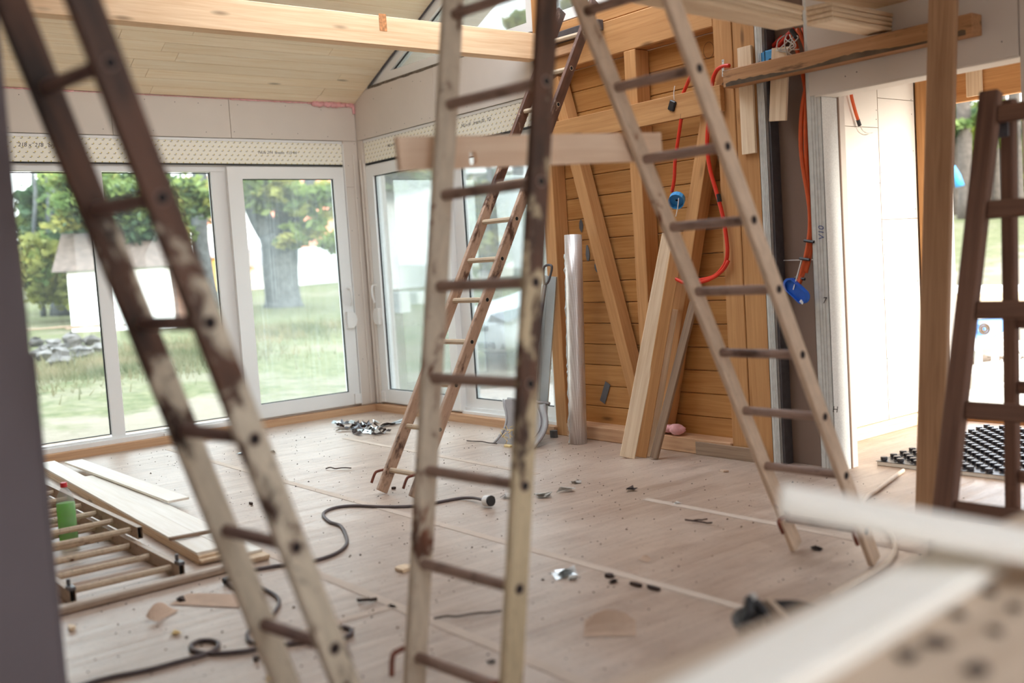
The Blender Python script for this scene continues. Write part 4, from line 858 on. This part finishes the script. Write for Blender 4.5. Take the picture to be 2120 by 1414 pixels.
def scrap(name, px, py, mat, lbl, s=.03, kind='blob', cat='debris', **k):
    q = P(px, py, z=.0015); b = MB(); L_ = dict(label=lbl, cat=cat)
    if kind == 'crumple':
        n = 26; vs = [q + V((random.gauss(0, s * .5) * k.get('ax', 1), random.gauss(0, s * .5) * k.get('ay', 1), abs(random.gauss(0, s * .22)) + .001)) for _ in range(n)]
        fs = [tuple(random.sample(range(n), 3)) for _ in range(n)]; return obj(name, b.add(vs, fs), mat, None, fix=False, **L_)
    if kind == 'flap':
        a = k.get('a', 0); e1 = V((math.cos(a), math.sin(a), 0)); e2 = V((-math.sin(a), math.cos(a), 0)); vs = []
        for i in range(6):
            for j in range(4): vs.append(q + e1 * s * (i / 5 - .5) * 2 + e2 * s * .8 * j / 3 + V((0, 0, .002 + k.get('h', .02) * (j / 3) ** 2 * (1 - (i / 2.5 - 1) ** 2 * .6))))
        return obj(name, b.add(vs, [(i * 4 + j, i * 4 + j + 1, i * 4 + j + 5, i * 4 + j + 4) for i in range(5) for j in range(3)]), mat, None, **L_)
    if kind == 'strip':
        a = k.get('a', 0); L = k.get('L', .15); e1 = V((math.cos(a), math.sin(a), 0)); pp = [q + e1 * L * (t / 6 - .5) + V((random.gauss(0, .006), random.gauss(0, .006), .006 + .008 * random.random())) for t in range(7)]
        return obj(name, b.tube(smoothpath(pp, 3), s, 5), mat, None, **L_)
    pl = [q + V((s * math.cos(t) * random.uniform(.6, 1.2), s * math.sin(t) * random.uniform(.6, 1.2) * k.get('ay', 1), 0)) for t in [i * .8 for i in range(8)]]
    return obj(name, b.prism(pl, (random.uniform(-.004, .004), 0, k.get('h', .012))), mat, None, **L_)
FS = thing('foil_scraps', P(740, 888, z=0), 'heap of torn silver foil strips on the bright floor near the window corner', 'scraps')
for i in range(22):
    q = P(random.uniform(700, 800), random.uniform(876, 900), z=.0); a = random.uniform(0, 6.3); l_ = random.uniform(.1, .26); e1 = V((math.cos(a), math.sin(a), 0)); e2 = V((-e1.y, e1.x, 0)) * random.uniform(.01, .022); vs = []
    for t in range(6): h_ = .006 + .05 * abs(math.sin(t * 1.3 + i)) * (.4 + random.random() * .5); vs += [q + e1 * l_ * (t / 5 - .5) + e2 + V((0, 0, h_)), q + e1 * l_ * (t / 5 - .5) - e2 + V((0, 0, max(.003, h_ - .02)))]
    obj('strip', MB().add(vs, [(2 * t, 2 * t + 1, 2 * t + 3, 2 * t + 2) for t in range(5)]), ('foil', 'dark_steel', 'dark_scrap')[i % 3], FS, fix=False)
for i in range(5):
    a_, b_ = P(788 + 3 * i, 884 - 2 * i, z=.01 + .003 * i), P(838 + i * 2, 868 + 3 * i, z=.012); obj('strip', MB().add([a_ + V((.012, .01, 0)), a_ - V((.012, .01, 0)), b_ - V((.012, .01, -.008)), b_ + V((.012, .01, .004))], [(0, 1, 2, 3)]), 'dark_steel' if i % 2 else 'foil', FS, fix=False)
D = [('paper_scrap', 368, 918, 'white', 'crumpled white paper on the floor by the left window sill', .06, 'crumple', {}),
     ('wood_bit', 310, 911, 'yellow_foam', 'tiny yellow wood bit by the left window sill', .02, 'blob', {}),
     ('foil_piece', 500, 940, 'foil', 'small dull foil scrap on the bright floor left of centre', .035, 'crumple', {}), ('foil_piece', 560, 938, 'scrap', 'pale scrap beside the left ladder on the bright floor', .05, 'crumple', {}),
     ('plastic_scrap', 1122, 1030, 'scrap', 'torn grey plastic scrap just right of the centre ladder', .05, 'crumple', {}), ('plastic_scrap', 1178, 1016, 'scrap', 'long crumpled plastic strip on the floor in mid room', .06, 'crumple', dict(ax=.6, ay=1.5)), ('plastic_scrap', 1195, 999, 'scrap', 'white curled plastic scrap furthest back in mid room', .04, 'crumple', {}), ('plastic_scrap', 1050, 1030, 'scrap', 'clear plastic scrap left of the centre ladder right stile', .045, 'crumple', {}),
     ('dark_scrap', 1306, 1016, 'dark_scrap', 'dark crumpled scrap in mid floor right of centre', .045, 'crumple', {}), ('foil_piece', 1172, 1190, 'foil', 'flattened silver foil piece on the floor in the middle foreground', .06, 'crumple', dict(ax=.9, ay=1.2)), ('foil_piece', 1190, 1201, 'scrap', 'pale half of the flattened foil in the middle foreground', .03, 'crumple', {}),
     ('bark_bit', 1262, 1194, 'dark_scrap', 'dark bark bit beside the floor tape, nearest the foil', .02, 'blob', {}), ('bark_bit', 1272, 1205, 'dark_scrap', 'ragged dark bit on the floor tape in mid foreground', .024, 'crumple', {}), ('torn_paper', 1315, 1212, 'dark_scrap', 'dark torn paper curl along the floor tape, left one', .035, 'blob', dict(ay=.3)), ('torn_paper', 1352, 1220, 'dark_scrap', 'dark torn paper curl along the floor tape, right one', .04, 'blob', dict(ay=.3)),
     ('paper_flap', 1262, 1318, 'paper', 'torn brown paper flap lifting off the floor in the foreground', .09, 'flap', dict(a=.75, h=.07)), ('torn_edge', 970, 1277, 'dark_scrap', 'long dark tear in the floor paper beside the centre ladder', .004, 'strip', dict(a=1.05, L=.26)),
     ('paper_flap', 350, 1276, 'paper', 'torn cardboard flap curling up on the lower left floor', .07, 'flap', dict(a=2.2, h=.05)), ('paper_flap', 420, 1255, 'paper', 'large loose sheet of brown paper on the lower left floor', .16, 'flap', dict(a=.6, h=.008)),
     ('foam_crumb', 362, 1313, 'yellow_foam', 'yellow foam crumb below the cardboard flap', .03, 'crumple', {}), ('foam_crumb', 562, 1406, 'yellow_foam', 'yellow foam crumb at the bottom edge beside the left ladder', .03, 'crumple', {}), ('wood_offcut', 148, 1304, 'pale_wood', 'small pale wood offcut at the far lower left by the grey wall', .03, 'blob', dict(h=.015, ay=.5)),
     ('wood_offcut', 836, 1180, 'pale_wood', 'short pale wood offcut lying left of the centre ladder', .045, 'blob', dict(h=.014, ay=.8)), ('dark_curl', 757, 1247, 'dark_scrap', 'curled dark shaving between the left and centre ladders', .007, 'strip', dict(a=.9, L=.09)), ('dark_bit', 530, 1366, 'dark_scrap', 'dark brown bit below the coiled cable', .022, 'blob', dict(ay=.5)),
     ('twig', 1448, 1084, 'dark_scrap', 'forked dark twig on the floor left of the right ladder', .0045, 'strip', dict(a=.4, L=.13)), ('twig', 1452, 1080, 'dark_scrap', 'short dark twig crossing the forked one', .0035, 'strip', dict(a=1.3, L=.07)), ('scrap_flake', 1402, 1042, 'white', 'white flake upright on the floor in mid room', .022, 'crumple', {}),
     ('shaving', 1000, 918, 'dark_scrap', 'long thin dark shaving on the bright floor by the shovel', .004, 'strip', dict(a=.05, L=.36)), ('wood_bit', 1052, 925, 'yellow_foam', 'pale wood splinter lying in front of the shovel scoop', .05, 'blob', dict(ay=.5)), ('dark_leaf', 520, 1044, 'dark_scrap', 'brown leaf on the floor beside the left ladder stile', .024, 'blob', dict(ay=.4)),
     ('dark_bit', 375, 1244, 'dark_scrap', 'dark crumb pile in front of the metal profile', .025, 'crumple', {}), ('shaving', 700, 972, 'dark_scrap', 'thin twig on the bright floor right of the left ladder', .004, 'strip', dict(a=.6, L=.18)), ('dark_bit', 1020, 1372, 'dark_scrap', 'small dark bit at the foot of the centre ladder', .018, 'crumple', {}), ('paper_bit', 1330, 1162, 'paper', 'loose brown paper bit on the floor right of the foil', .03, 'flap', dict(h=.02)), ('wood_bit', 1500, 977, 'paper', 'light wood shaving on the floor near the timber wall corner', .03, 'blob', dict(ay=.4)), ('dark_bit', 1690, 1137, 'dark_scrap', 'dark crumbs on the floor between the right ladder feet', .03, 'crumple', {}), ('dark_bit', 815, 1012, 'dark_scrap', 'dark bit on the floor behind the centre ladder', .015, 'blob', {}), ('stone_chip', 1148, 905, 'stone', 'grey chip wedged at the foot of the window post', .035, 'blob', dict(h=.05))]
for nm, px, py, mt, lb_, s_, kd, kw in D: scrap(nm, px, py, mt, lb_, s_, kd, **kw)
b = MB()
for i in range(1500):
    q = V((random.uniform(.3, 7.2), random.uniform(-4.2, -.1), .0005)); r_ = random.uniform(.002, .006) * (1.6 if random.random() < .08 else 1); a = random.uniform(0, 6.3)
    b.add([q + V((r_ * math.cos(a + t) * random.uniform(.5, 1.2), r_ * math.sin(a + t), 0)) for t in (0, 2.1, 4.2)] + [q + V((0, 0, r_ * .8))], [(0, 1, 3), (1, 2, 3), (2, 0, 3)])
obj('floor_crumbs', b, 'dark_scrap', None, fix=False, kind='stuff', label='dark crumbs and grit scattered over the floor', cat='debris')
# ------------------------------------------------------------------ OUTSIDE
random.seed(3)
def gz(x, y):
    z = -.22
    if x < -1: z += .055 * min(-x - 1, 40)
    if y > 10: z += .10 * min(y - 10, 30)
    elif y > 4 and x > 2: z += .03 * (y - 4)
    return z
def G(px, py):
    r = (MC @ V((px - 1060, -(py - 707), -FPX))).normalized(); t = 5.0
    while t < 80:
        q = CAM + r * t
        if q.z < gz(q.x, q.y): return V((q.x, q.y, gz(q.x, q.y)))
        t += .05
    return V((q.x, q.y, gz(q.x, q.y)))
def depth(q): return (q - CAM).dot(MC @ V((0, 0, -1)))
b = MB(); vs = []; xs = [-45 + 1.5 * i for i in range(46)]; ysg = [-22 + 1.5 * i for i in range(50)]
for x in xs:
    for y in ysg: vs.append((x, y, gz(x, y) + .04 * math.sin(x * 1.3) * math.sin(y * 1.7)))
ny = len(ysg); b.add(vs, [(i * ny + j, (i + 1) * ny + j, (i + 1) * ny + j + 1, i * ny + j + 1) for i in range(len(xs) - 1) for j in range(ny - 1)
    if not (-1.5 < xs[i] < 10 and -6.9 < ysg[j] < 1.0)])
obj('ground', b, 'ground', None, smooth=True, kind='stuff', label='lawn and bare sandy ground outside the house', cat='ground')
def blades(name, spots, n, lbl):
    b = MB()
    for i in range(n):
        x, y, sp = random.choice(spots); x += random.gauss(0, sp); y += random.gauss(0, sp); z = gz(x, y); h_ = random.uniform(.06, .2); a = random.uniform(0, 6.3); d = V((math.cos(a), math.sin(a), 0))
        q = V((x, y, z - .02)); b.add([q - d * .012, q + d * .012, q + V((random.gauss(0, .05), random.gauss(0, .05), h_))], [(0, 1, 2)])
    obj(name, b, 'grass', None, fix=False, kind='stuff', label=lbl, cat='grass')
spots = [(p.x, p.y, .7) for p in (G(140, 770), G(110, 790), G(260, 740), G(330, 750), G(430, 740), G(600, 690), G(560, 690), G(400, 720), G(650, 680))]
blades('grass_tufts', spots, 9000, 'dry grass tufts on the lawn outside the left windows')
def leaves(par, cen, rad, n, size, mats, clumps=26):
    cen = V(cen); b = MB(); cl = []
    for i in range(clumps):
        d = V((random.gauss(0, 1), random.gauss(0, 1), random.gauss(0, 1))).normalized(); cl.append((V((d.x * rad[0], d.y * rad[1], d.z * rad[2])) * random.uniform(.35, .95), random.randrange(len(mats))))
    for i in range(n):
        c, mi = random.choice(cl); b.mi = mi
        q = cen + c + V((random.gauss(0, rad[0] * .16), random.gauss(0, rad[1] * .16), random.gauss(0, rad[2] * .13)))
        e1 = V((random.gauss(0, 1), random.gauss(0, 1), random.gauss(0, .6))).normalized(); e2 = e1.cross(V((random.gauss(0, 1), random.gauss(0, 1), random.gauss(0, 1)))).normalized(); s_ = size * random.uniform(.6, 1.3)
        b.add([q - e1 * s_, q + e2 * s_ * .5, q + e1 * s_, q - e2 * s_ * .5], [(0, 1, 2, 3)])
    return obj('foliage', b, mats, par, fix=False, kind='stuff')
def trunk(par, base, top, r0, r1, mat, bend=.1, n=9):
    pts = [V(base).lerp(V(top), i / n) + V((math.sin(i * 1.1) * bend, math.cos(i * .9) * bend, 0)) * (i / n) for i in range(n + 1)]; rr = [r0 * (1.35 if i == 0 else 1.08 if i == 1 else 1) + (r1 - r0) * i / n for i in range(n + 1)]
    return obj('trunk', MB().tube(pts, r0, 12, rr=rr), mat, par, smooth=True)
# old tree behind the dusty right pane
tb = G(587, 636); td = depth(tb); u_ = lambda px: px * td / FPX
TR = thing('old_tree', tb, 'stout grey old tree seen through the dusty right pane of the left window', 'tree', 'trees outside')
rt_ = MC @ V((1, 0, 0)); upv = V((0, 0, 1))
fk = tb + upv * u_(150)
trunk(TR, tb - upv * .1, fk, u_(35), u_(38), 'bark', .03)
for a_, l_, r_ in ((-.55, 190, 24), (.28, 210, 22), (.75, 150, 12)): obj('limb', MB().tube(smoothpath([fk - upv * u_(25), fk + rt_ * u_(a_ * 60) + upv * u_(35), fk + rt_ * u_(a_ * l_ * .8) + upv * u_(l_)]), u_(r_), 10), 'bark', TR, smooth=True)
for px, py, r_, n in ((560, 395, 70, 1700), (655, 410, 60, 1200), (695, 500, 34, 800), (520, 378, 50, 900), (605, 498, 30, 420), (640, 470, 36, 500)):
    leaves(TR, P(px, py, d=td - 1), (u_(r_), u_(r_), u_(r_ * .62)), n, .15, ['leaf_b', 'leaf_a', 'leaf_b'], 16)
# big leafy tree filling the left panes
def bigtree(name, label, spots, base, mats, size, sc=1.0, r0=.25):
    gb = G(*base); d = depth(gb); T = thing(name, gb, label, 'tree', 'trees outside'); trunk(T, gb - V((0, 0, .1)), gb + V((0, 0, 4)), r0, r0 * .7, 'bark')
    for px, py, rx, rz, n in spots:
        k = d * sc / FPX; leaves(T, P(px, py, d=d * sc + random.uniform(-.5, 1)), (rx * k, rx * k, rz * k), n, size, mats)
    return T
bigtree('leafy_tree', 'yellow-green leafy tree overhanging the shed in the left panes', [(190, 420, 120, 70, 5200), (330, 430, 90, 80, 3800), (420, 410, 70, 60, 2500), (300, 490, 60, 40, 1500), (250, 380, 160, 40, 2500), (215, 545, 40, 22, 450)], (430, 640), ['leaf_a', 'leaf_b', 'leaf_b', 'leaf_c'], .1, .85)
bigtree('dark_tree', 'darker green tree standing behind the leafy one', [(150, 470, 110, 110, 3800), (240, 520, 60, 50, 1100), (90, 440, 70, 90, 1700), (300, 470, 110, 90, 2200)], (130, 652), ['leaf_c', 'leaf_b', 'leaf_c'], .17, 1.0)
bigtree('yellow_shrub', 'yellowish shrub low beside the shed at far left', [(75, 560, 55, 85, 1700), (120, 590, 45, 60, 900)], (90, 655), ['leaf_a', 'leaf_b', 'leaf_a'], .12, .9, .06)
bigtree('roadside_bush', 'green hedge bush beyond the car in the back window', [(1020, 430, 70, 90, 2600), (1075, 480, 50, 60, 1200), (840, 368, 90, 22, 1600), (985, 520, 60, 50, 900)], (1020, 590), ['leaf_b', 'leaf_c', 'leaf_a'], .2, 1.0, .1)
bigtree('gable_tree', 'treetop showing through the gable window', [(1075, 52, 34, 26, 500), (1180, 14, 24, 16, 260)], (1080, 590), ['leaf_b', 'leaf_a'], .2, .9, .2)
# shed
def house(name, label, pts, parts): ...
sb0 = G(150, 688); sd_ = depth(sb0); sk = sd_ / FPX; fw = V((-.783, .617, 0)).normalized()
SHD = thing('shed', sb0, 'low white shed with brown tiled roof in the left panes', 'shed')
xr = V((rt_.x, rt_.y, 0)).normalized()
wl_ = sb0 - V((0, 0, .3)); hh = 125 * sk + .3
e1 = (xr * .93 + fw * .25).normalized(); e2 = V((-e1.y, e1.x, 0)); WL_ = 205 * sk
b = MB().prism([wl_, wl_ + e1 * WL_, wl_ + e1 * WL_ + e2 * 3, wl_ + e2 * 3], (0, 0, hh)); obj('wall', b, 'render', SHD)
rz0 = V((0, 0, hh)); o1 = wl_ + rz0 - e1 * .25 - e2 * .25; b = MB().prism([o1, o1 + e2 * 3.5, o1 + e2 * 1.75 + V((0, 0, .85))], e1 * (WL_ + .5)); obj('roof', b, 'tile_old', SHD)
q = wl_ + e1 * WL_ ; b = MB().box((0, 0, 0), (.25, .2, 1.25), None, q + V((.0, 0, .3))); obj('door_post', b, 'old_wood', SHD)
# yellow and white house
yb = G(440, 605); yd_ = depth(yb); yk = yd_ / FPX
HY = thing('yellow_house', yb, 'yellow outbuilding with pinkish lean-to roof and red gable behind the shed', 'house')
c = P(385, 604, d=yd_); b = MB().prism([c - V((0, 0, .5)), c + xr * 120 * yk - V((0, 0, .5)), c + xr * 120 * yk + fw * 5 - V((0, 0, .5)), c + fw * 5 - V((0, 0, .5))], (0, 0, 72 * yk + .5)); obj('wall', b, 'yellow', HY)
c2_ = P(392, 536, d=yd_ - .4); b = MB().prism([c2_, c2_ + xr * 110 * yk, c2_ + xr * 110 * yk + fw * 2 + V((0, 0, 34 * yk)), c2_ + fw * 2 + V((0, 0, 34 * yk))], (0, 0, .08)); obj('lean_to_roof', b, 'pink_roof', HY)
c3 = P(330, 505, d=yd_ + 2); b = MB().prism([c3, c3 + xr * 145 * yk, c3 + xr * 145 * yk + V((0, 0, 30 * yk)), c3 + V((0, 0, 30 * yk))], fw * 4); obj('upper_wall', b, 'render', HY)
c4 = P(320, 474, d=yd_ + 1.8); b = MB().prism([c4, c4 + xr * 180 * yk, c4 + xr * 180 * yk + fw * 3 + V((0, 0, 120 * yk)), c4 + fw * 3 + V((0, 0, 120 * yk))], (0, 0, .12)); obj('roof', b, 'tile', HY)
HWt = thing('white_house', P(560, 590, d=yd_ + 1), 'white gabled house with a curtained window behind the old tree', 'house'); dW = yd_ + 1; kW = dW / FPX
pl = [P(px, py, d=dW) for px, py in ((492, 610), (492, 422), (506, 425), (560, 520), (720, 505), (720, 600))]
pl[0].z -= .8; pl[-1].z -= .8; obj('wall', MB().prism(pl, fw * 5), 'render', HWt)
pl = [P(px, py, d=dW + 3) for px, py in ((560, 520), (540, 380), (740, 360), (740, 505))]; obj('roof', MB().prism(pl, fw * .3), 'tile', HWt)
for px0, py0, px1, py1, mt in ((515, 511, 544, 551, 'curtain'), (627, 551, 641, 573, 'curtain')):
    q0, q1 = P(px0, py0, d=dW - .06), P(px1, py1, d=dW - .06); f_ = obj('window', MB().box((min(q0.x, q1.x), min(q0.y, q1.y) - .05, q1.z - .04), (max(q0.x, q1.x), max(q0.y, q1.y) + .05, q0.z + .04)), 'pvc', HWt)
    obj('window_pane', MB().prism([P(px0, py0, d=dW - .5), P(px1, py0, d=dW - .5), P(px1, py1, d=dW - .5), P(px0, py1, d=dW - .5)], fw * .03), mt, f_)
HB = thing('white_building', P(850, 555, d=30), 'plain bright white building beyond the back window', 'house'); k3 = 30 / FPX
c = P(806, 560, d=30); obj('wall', MB().prism([c - V((0, 0, .6)), c + xr * 290 * k3 - V((0, 0, .6)), c + xr * 290 * k3 + fw * 6 - V((0, 0, .6)), c + fw * 6 - V((0, 0, .6))], (0, 0, 186 * k3 + .6)), 'render', HB)
o_ = c + V((0, 0, 186 * k3)) - fw * .3; obj('roof_edge', MB().prism([o_, o_ + xr * 290 * k3, o_ + xr * 290 * k3 + fw * 6.5, o_ + fw * 6.5], (0, 0, .12)), 'render', HB)
# fence post and rocks
b = G(352, 660); obj('fence_post', MB().cbox(b + V((-.06, -.06, -.1)), b + V((.06, .06, .95)), .01), 'prop_wood', None, label='short wooden fence post beside the shed', cat='post')
for i, (px, py, w_) in enumerate(((88, 744, 44), (128, 752, 50), (172, 738, 46), (208, 731, 34), (75, 716, 30), (112, 722, 40), (150, 716, 38), (190, 712, 32), (232, 722, 26))):
    q = G(px, py); r_ = w_ * depth(q) / FPX * .62; b = MB()
    b.lathe([(max(.001, r_ * math.sin(math.pi * j / 7) * (1 + .25 * math.sin(j * 2.1 + i * 1.7))), -r_ * (.6 + .2 * math.sin(i * 2.3)) * math.cos(math.pi * j / 7)) for j in range(8)], (0, 0, 0), 9)
    b.v = [(x + q.x + random.uniform(-.22, .22) * r_, y * .8 + q.y + random.uniform(-.22, .22) * r_, z + q.z + r_ * .35 + random.uniform(-.1, .1) * r_) for x, y, z in b.v]
    obj('rock', b, 'stone', None, label='%s of the rock pile outside the left pane' % ('front left rock', 'front middle rock', 'front right rock', 'right end rock', 'rear left rock', 'rear rock second from left', 'rear rock in the middle', 'rear right rock', 'lone small rock right')[i], cat='rock', group='rocks in the pile outside')
for i, (px, py, a) in enumerate(((110, 694, .1), (165, 692, -.15), (200, 697, .3))):
    q = G(px, py + 22) + V((0, 0, .32 + .02 * i)); beam('old_board', q - xr * .5, q + (xr + fw * a) * .5, .16, .025, 'grey_wood', None, label=('left', 'middle', 'right')[i] + ' grey board lying on the rock pile', cat='board', group='boards on the rock pile')
# car outside the back window
cq = G(988, 760); cd_ = depth(cq); ck = cd_ / FPX
CR = thing('car', cq, 'silver car parked outside the right half of the back window', 'car')
cm = Matrix.Translation(cq + V((0, 0, .0))) @ Matrix.Rotation(math.atan2(-.55, -.35) + .45, 4, 'Z') @ Matrix.Rotation(math.pi, 4, 'Z') @ Matrix.Translation((.0, 0, 0))
def section(x, w0, zl, zs, zt, wt):
    return [(x, -w0 * .9, zl), (x, -w0, zl + .12), (x, -w0, zs), (x, -wt, zt - .03), (x, -wt * .8, zt), (x, 0, zt + .03), (x, wt * .8, zt), (x, wt, zt - .03), (x, w0, zs), (x, w0, zl + .12), (x, w0 * .9, zl)]
secs = [section(0, .62, .25, .5, .62, .5), section(.06, .74, .2, .55, .70, .62), section(.25, .84, .18, .62, .80, .72), section(.7, .88, .18, .72, .9, .76), section(1.25, .88, .18, .8, .98, .76), section(1.95, .88, .18, .88, 1.38, .6), section(2.5, .88, .18, .9, 1.45, .6), section(3.4, .88, .18, .9, 1.38, .6), section(4.1, .86, .2, .88, 1.0, .68), section(4.35, .78, .25, .7, .8, .6)]
vs = [q for s_ in secs for q in s_]; nn = 11; fs = [(i * nn + j, (i + 1) * nn + j, (i + 1) * nn + (j + 1) % nn, i * nn + (j + 1) % nn) for i in range(len(secs) - 1) for j in range(nn)] + [tuple(range(nn)), tuple(range((len(secs) - 1) * nn, len(secs) * nn))]
bd = obj('body', MB().add(vs, fs), 'car_paint', CR, cm, smooth=True); sm = bd.modifiers.new('s', 'SUBSURF'); sm.levels = 2; sm.render_levels = 2
obj('windscreen', MB().add([(1.33, -.7, 1.02), (1.33, .7, 1.02), (1.9, .56, 1.38), (1.9, -.56, 1.38)], [(0, 1, 2, 3)]), 'car_dark', CR, cm @ Matrix.Translation((-.03, 0, .03)))
obj('grille', MB().cbox((-.02, -.36, .5), (.05, .36, .58), .02), 'car_dark', CR, cm); obj('lower_grille', MB().cbox((-.03, -.5, .26), (.05, .5, .36), .03), 'car_dark', CR, cm)
for s in (-1, 1):
    obj('headlamp', MB().add([(.02, s * .42, .6), (.03, s * .5, .71), (.42, s * .80, .80), (.40, s * .86, .70), (.12, s * .78, .60)], [(0, 1, 2, 3, 4)]), 'lamp', CR, cm @ Matrix.Translation((-.075, s * .03, .03)))
    obj('fog_lamp', MB().lathe([(.06, -.02), (.06, .03), (.045, .03)], (.06, s * .62, .32), 12, 'x'), 'car_dark', CR, cm)
    obj('mirror', MB().cbox((1.45, s * .9 - .06, .98), (1.58, s * .9 + .12 * s + .06, 1.1), .03), 'car_paint', CR, cm)
    for x in (.85, 3.45): obj('wheel', MB().lathe([(.2, -.1), (.31, -.09), (.31, .09), (.2, .1)], (x, s * .8, .31), 20, 'y'), 'tyre', CR, cm)
for i, (px, py, w_, h_) in enumerate(((833, 640, 26, 42), (862, 622, 48, 24))):
    q = G(px, py + 6); k_ = depth(q) / FPX; obj('concrete_block', MB().cbox(q + V((-w_ * k_ * .5, -.15, -.05)), q + V((w_ * k_ * .5, .15, h_ * k_)), .02), 'concrete', None, label=('upright grey concrete block outside the back window', 'flat stacked grey slab outside the back window')[i], cat='block')
# wood beyond the doorway
for i, (px, py, w_, bend) in enumerate(((1980, 445, 14, .05), (2003, 452, 27, .05), (2062, 430, 17, .04), (2082, 425, 16, .03), (2104, 420, 18, .04), (2112, 440, 14, .02))):
    q = G(px, py); k_ = depth(q) / FPX
    T = thing('pine_tree', q, ('thin dark pine behind the prop post', 'thick mossy pine trunk seen through the doorway', 'pine trunk behind the stepladder top', 'pine between the stepladder legs', 'rightmost pine in the doorway', 'short pine stem at the right edge of the doorway')[i], 'tree', 'pines beyond the doorway')
    trunk(T, q - V((0, 0, .2)), q + V((0, 0, 7)), w_ * k_ * .6, w_ * k_ * .45, 'bark_d', bend)
    leaves(T, P(px, 245 + 10 * (i % 3), d=depth(q) + .3), (70 * k_, 70 * k_, 40 * k_), 900, .16, ['leaf_d', 'leaf_c', 'leaf_b'], 20)
for i, (px, py) in enumerate(((2030, 330), (2095, 350), (1985, 330))):
    q = P(px, 430, d=40); T = thing('forest_bush', V((q.x, q.y, gz(q.x, q.y))), ('middle', 'right', 'left')[i] + ' sunlit green thicket behind the pines', 'bush', 'thicket behind the pines'); k_ = 40 / FPX
    leaves(T, P(px, py, d=40), (60 * k_, 40 * k_, 110 * k_), 2600, .3, ['leaf_d', 'leaf_b', 'leaf_d'], 30)
q = P(1981, 362, d=18); b = MB().tube([q + V((-.05, 0, .16)), q, q + V((.05, 0, -.2))], .05, 8, rr=[.02, .06, .08]); obj('blue_bag', b, 'blue', None, smooth=True, label='light blue bag hanging among the pines', cat='bag')
b = MB(); vs = []
for i in range(13):
    for j in range(10): x, y = 2.5 + i * .6, 2.12 + j * .75; vs.append((x, y, gz(x, y) + .05 + .03 * math.sin(i * 2.1 + j)))
b.add(vs, [(i * 10 + j, (i + 1) * 10 + j, (i + 1) * 10 + j + 1, i * 10 + j + 1) for i in range(12) for j in range(9)]); obj('sand_yard', b, 'sand', None, smooth=True, kind='stuff', label='pale sandy yard outside the doorway', cat='ground')
# trestle table with tarpaulin
g0 = P(2030, 850, z=-.15); dT = depth(g0) + 1.2; kT = dT / FPX
TT = thing('yard_table', g0, 'grey painted yard table under a blue and white tarpaulin outside the doorway', 'table')
def bq(px0, py0, px1, py1, dd, th, nm, mat, par=TT):
    q = [P(a, c_, d=dd) for a, c_ in ((px0, py0), (px1, py0), (px1, py1), (px0, py1))]; return obj(nm, MB().prism(q, fw * th), mat, par)
bq(1955, 707, 2125, 722, dT, .9, 'table_top', 'birch'); bq(2022, 722, 2034, 840, dT, .06, 'leg', 'grey_paint'); bq(2058, 715, 2068, 832, dT + .1, .06, 'leg', 'grey_paint'); bq(1960, 690, 1975, 708, dT - .02, .4, 'table_edge', 'concrete'); bq(2000, 815, 2062, 824, dT, .04, 'rail', 'grey_paint')
TP = thing('tarpaulin', P(2040, 690, d=dT - .1), 'blue and white tarpaulin corner with a brown eyelet hanging over the yard table', 'tarpaulin')
gr = [(2000, 672), (2018, 727), (2060, 712), (2125, 668), (2125, 640), (2005, 655)]
obj('sheet', MB().prism([P(a, c_, d=dT - .12) for a, c_ in gr], fw * .02), 'tarp', TP); obj('hem', MB().ring([P(a, c_, d=dT - .14) for a, c_ in gr], [P(a, c_, d=dT - .14) for a, c_ in ((2011, 678), (2024, 713), (2060, 698), (2124, 660), (2124, 645), (2012, 662))], fw * .012), 'tarp_w', TP)
q = P(2038, 681, d=dT - .16); b = MB()
for r_ in (.045, .026): b.tube([q + rt_ * r_ * math.cos(a) + V((0, 0, r_ * math.sin(a))) for a in [i * .4 for i in range(17)]], .009, 6)
obj('eyelet', b, 'soil', TP)
b = MB()
for i in range(9):
    q = P(1985 + 17 * i, 760 + random.uniform(-10, 4), d=dT + 1.8); r_ = random.uniform(.12, .22); b.lathe([(max(.002, r_ * math.sin(math.pi * j / 6)), -r_ * .7 * math.cos(math.pi * j / 6)) for j in range(7)], tuple(q), 8)
for i in range(40):
    q = P(random.uniform(1975, 2125), random.uniform(735, 770), d=dT + 1.5); b.tube([q, q + V((random.uniform(-.2, .2), random.uniform(-.1, .1), random.uniform(-.1, .12)))], .006, 4)
obj('soil_heap', b, 'soil', None, smooth=True, kind='stuff', label='heap of dark soil and roots behind the yard table', cat='soil')
q0 = P(1945, 632, d=dT + 4); q1 = P(2140, 622, d=dT + 4); beam('formwork_board', q0, q1, .05, .25, 'pale_wood', None, label='long pale formwork board across the yard behind the table', cat='board')
q0 = P(1945, 600, d=dT + 4.3); q1 = P(2140, 598, d=dT + 4.3); beam('white_edge', q0, q1, .5, .1, 'render', None, label='white slab edge above the formwork board', cat='slab')
bent = [P(a, c_, d=dT - .8) for a, c_ in ((1994, 836), (2020, 815), (2060, 800), (2125, 782))]; obj('bent_pipe', MB().tube(smoothpath(bent), .014, 8), 'white', None, smooth=True, label='white bent pipe sweeping across in front of the yard table', cat='pipe')
bpy.context.view_layer.update()
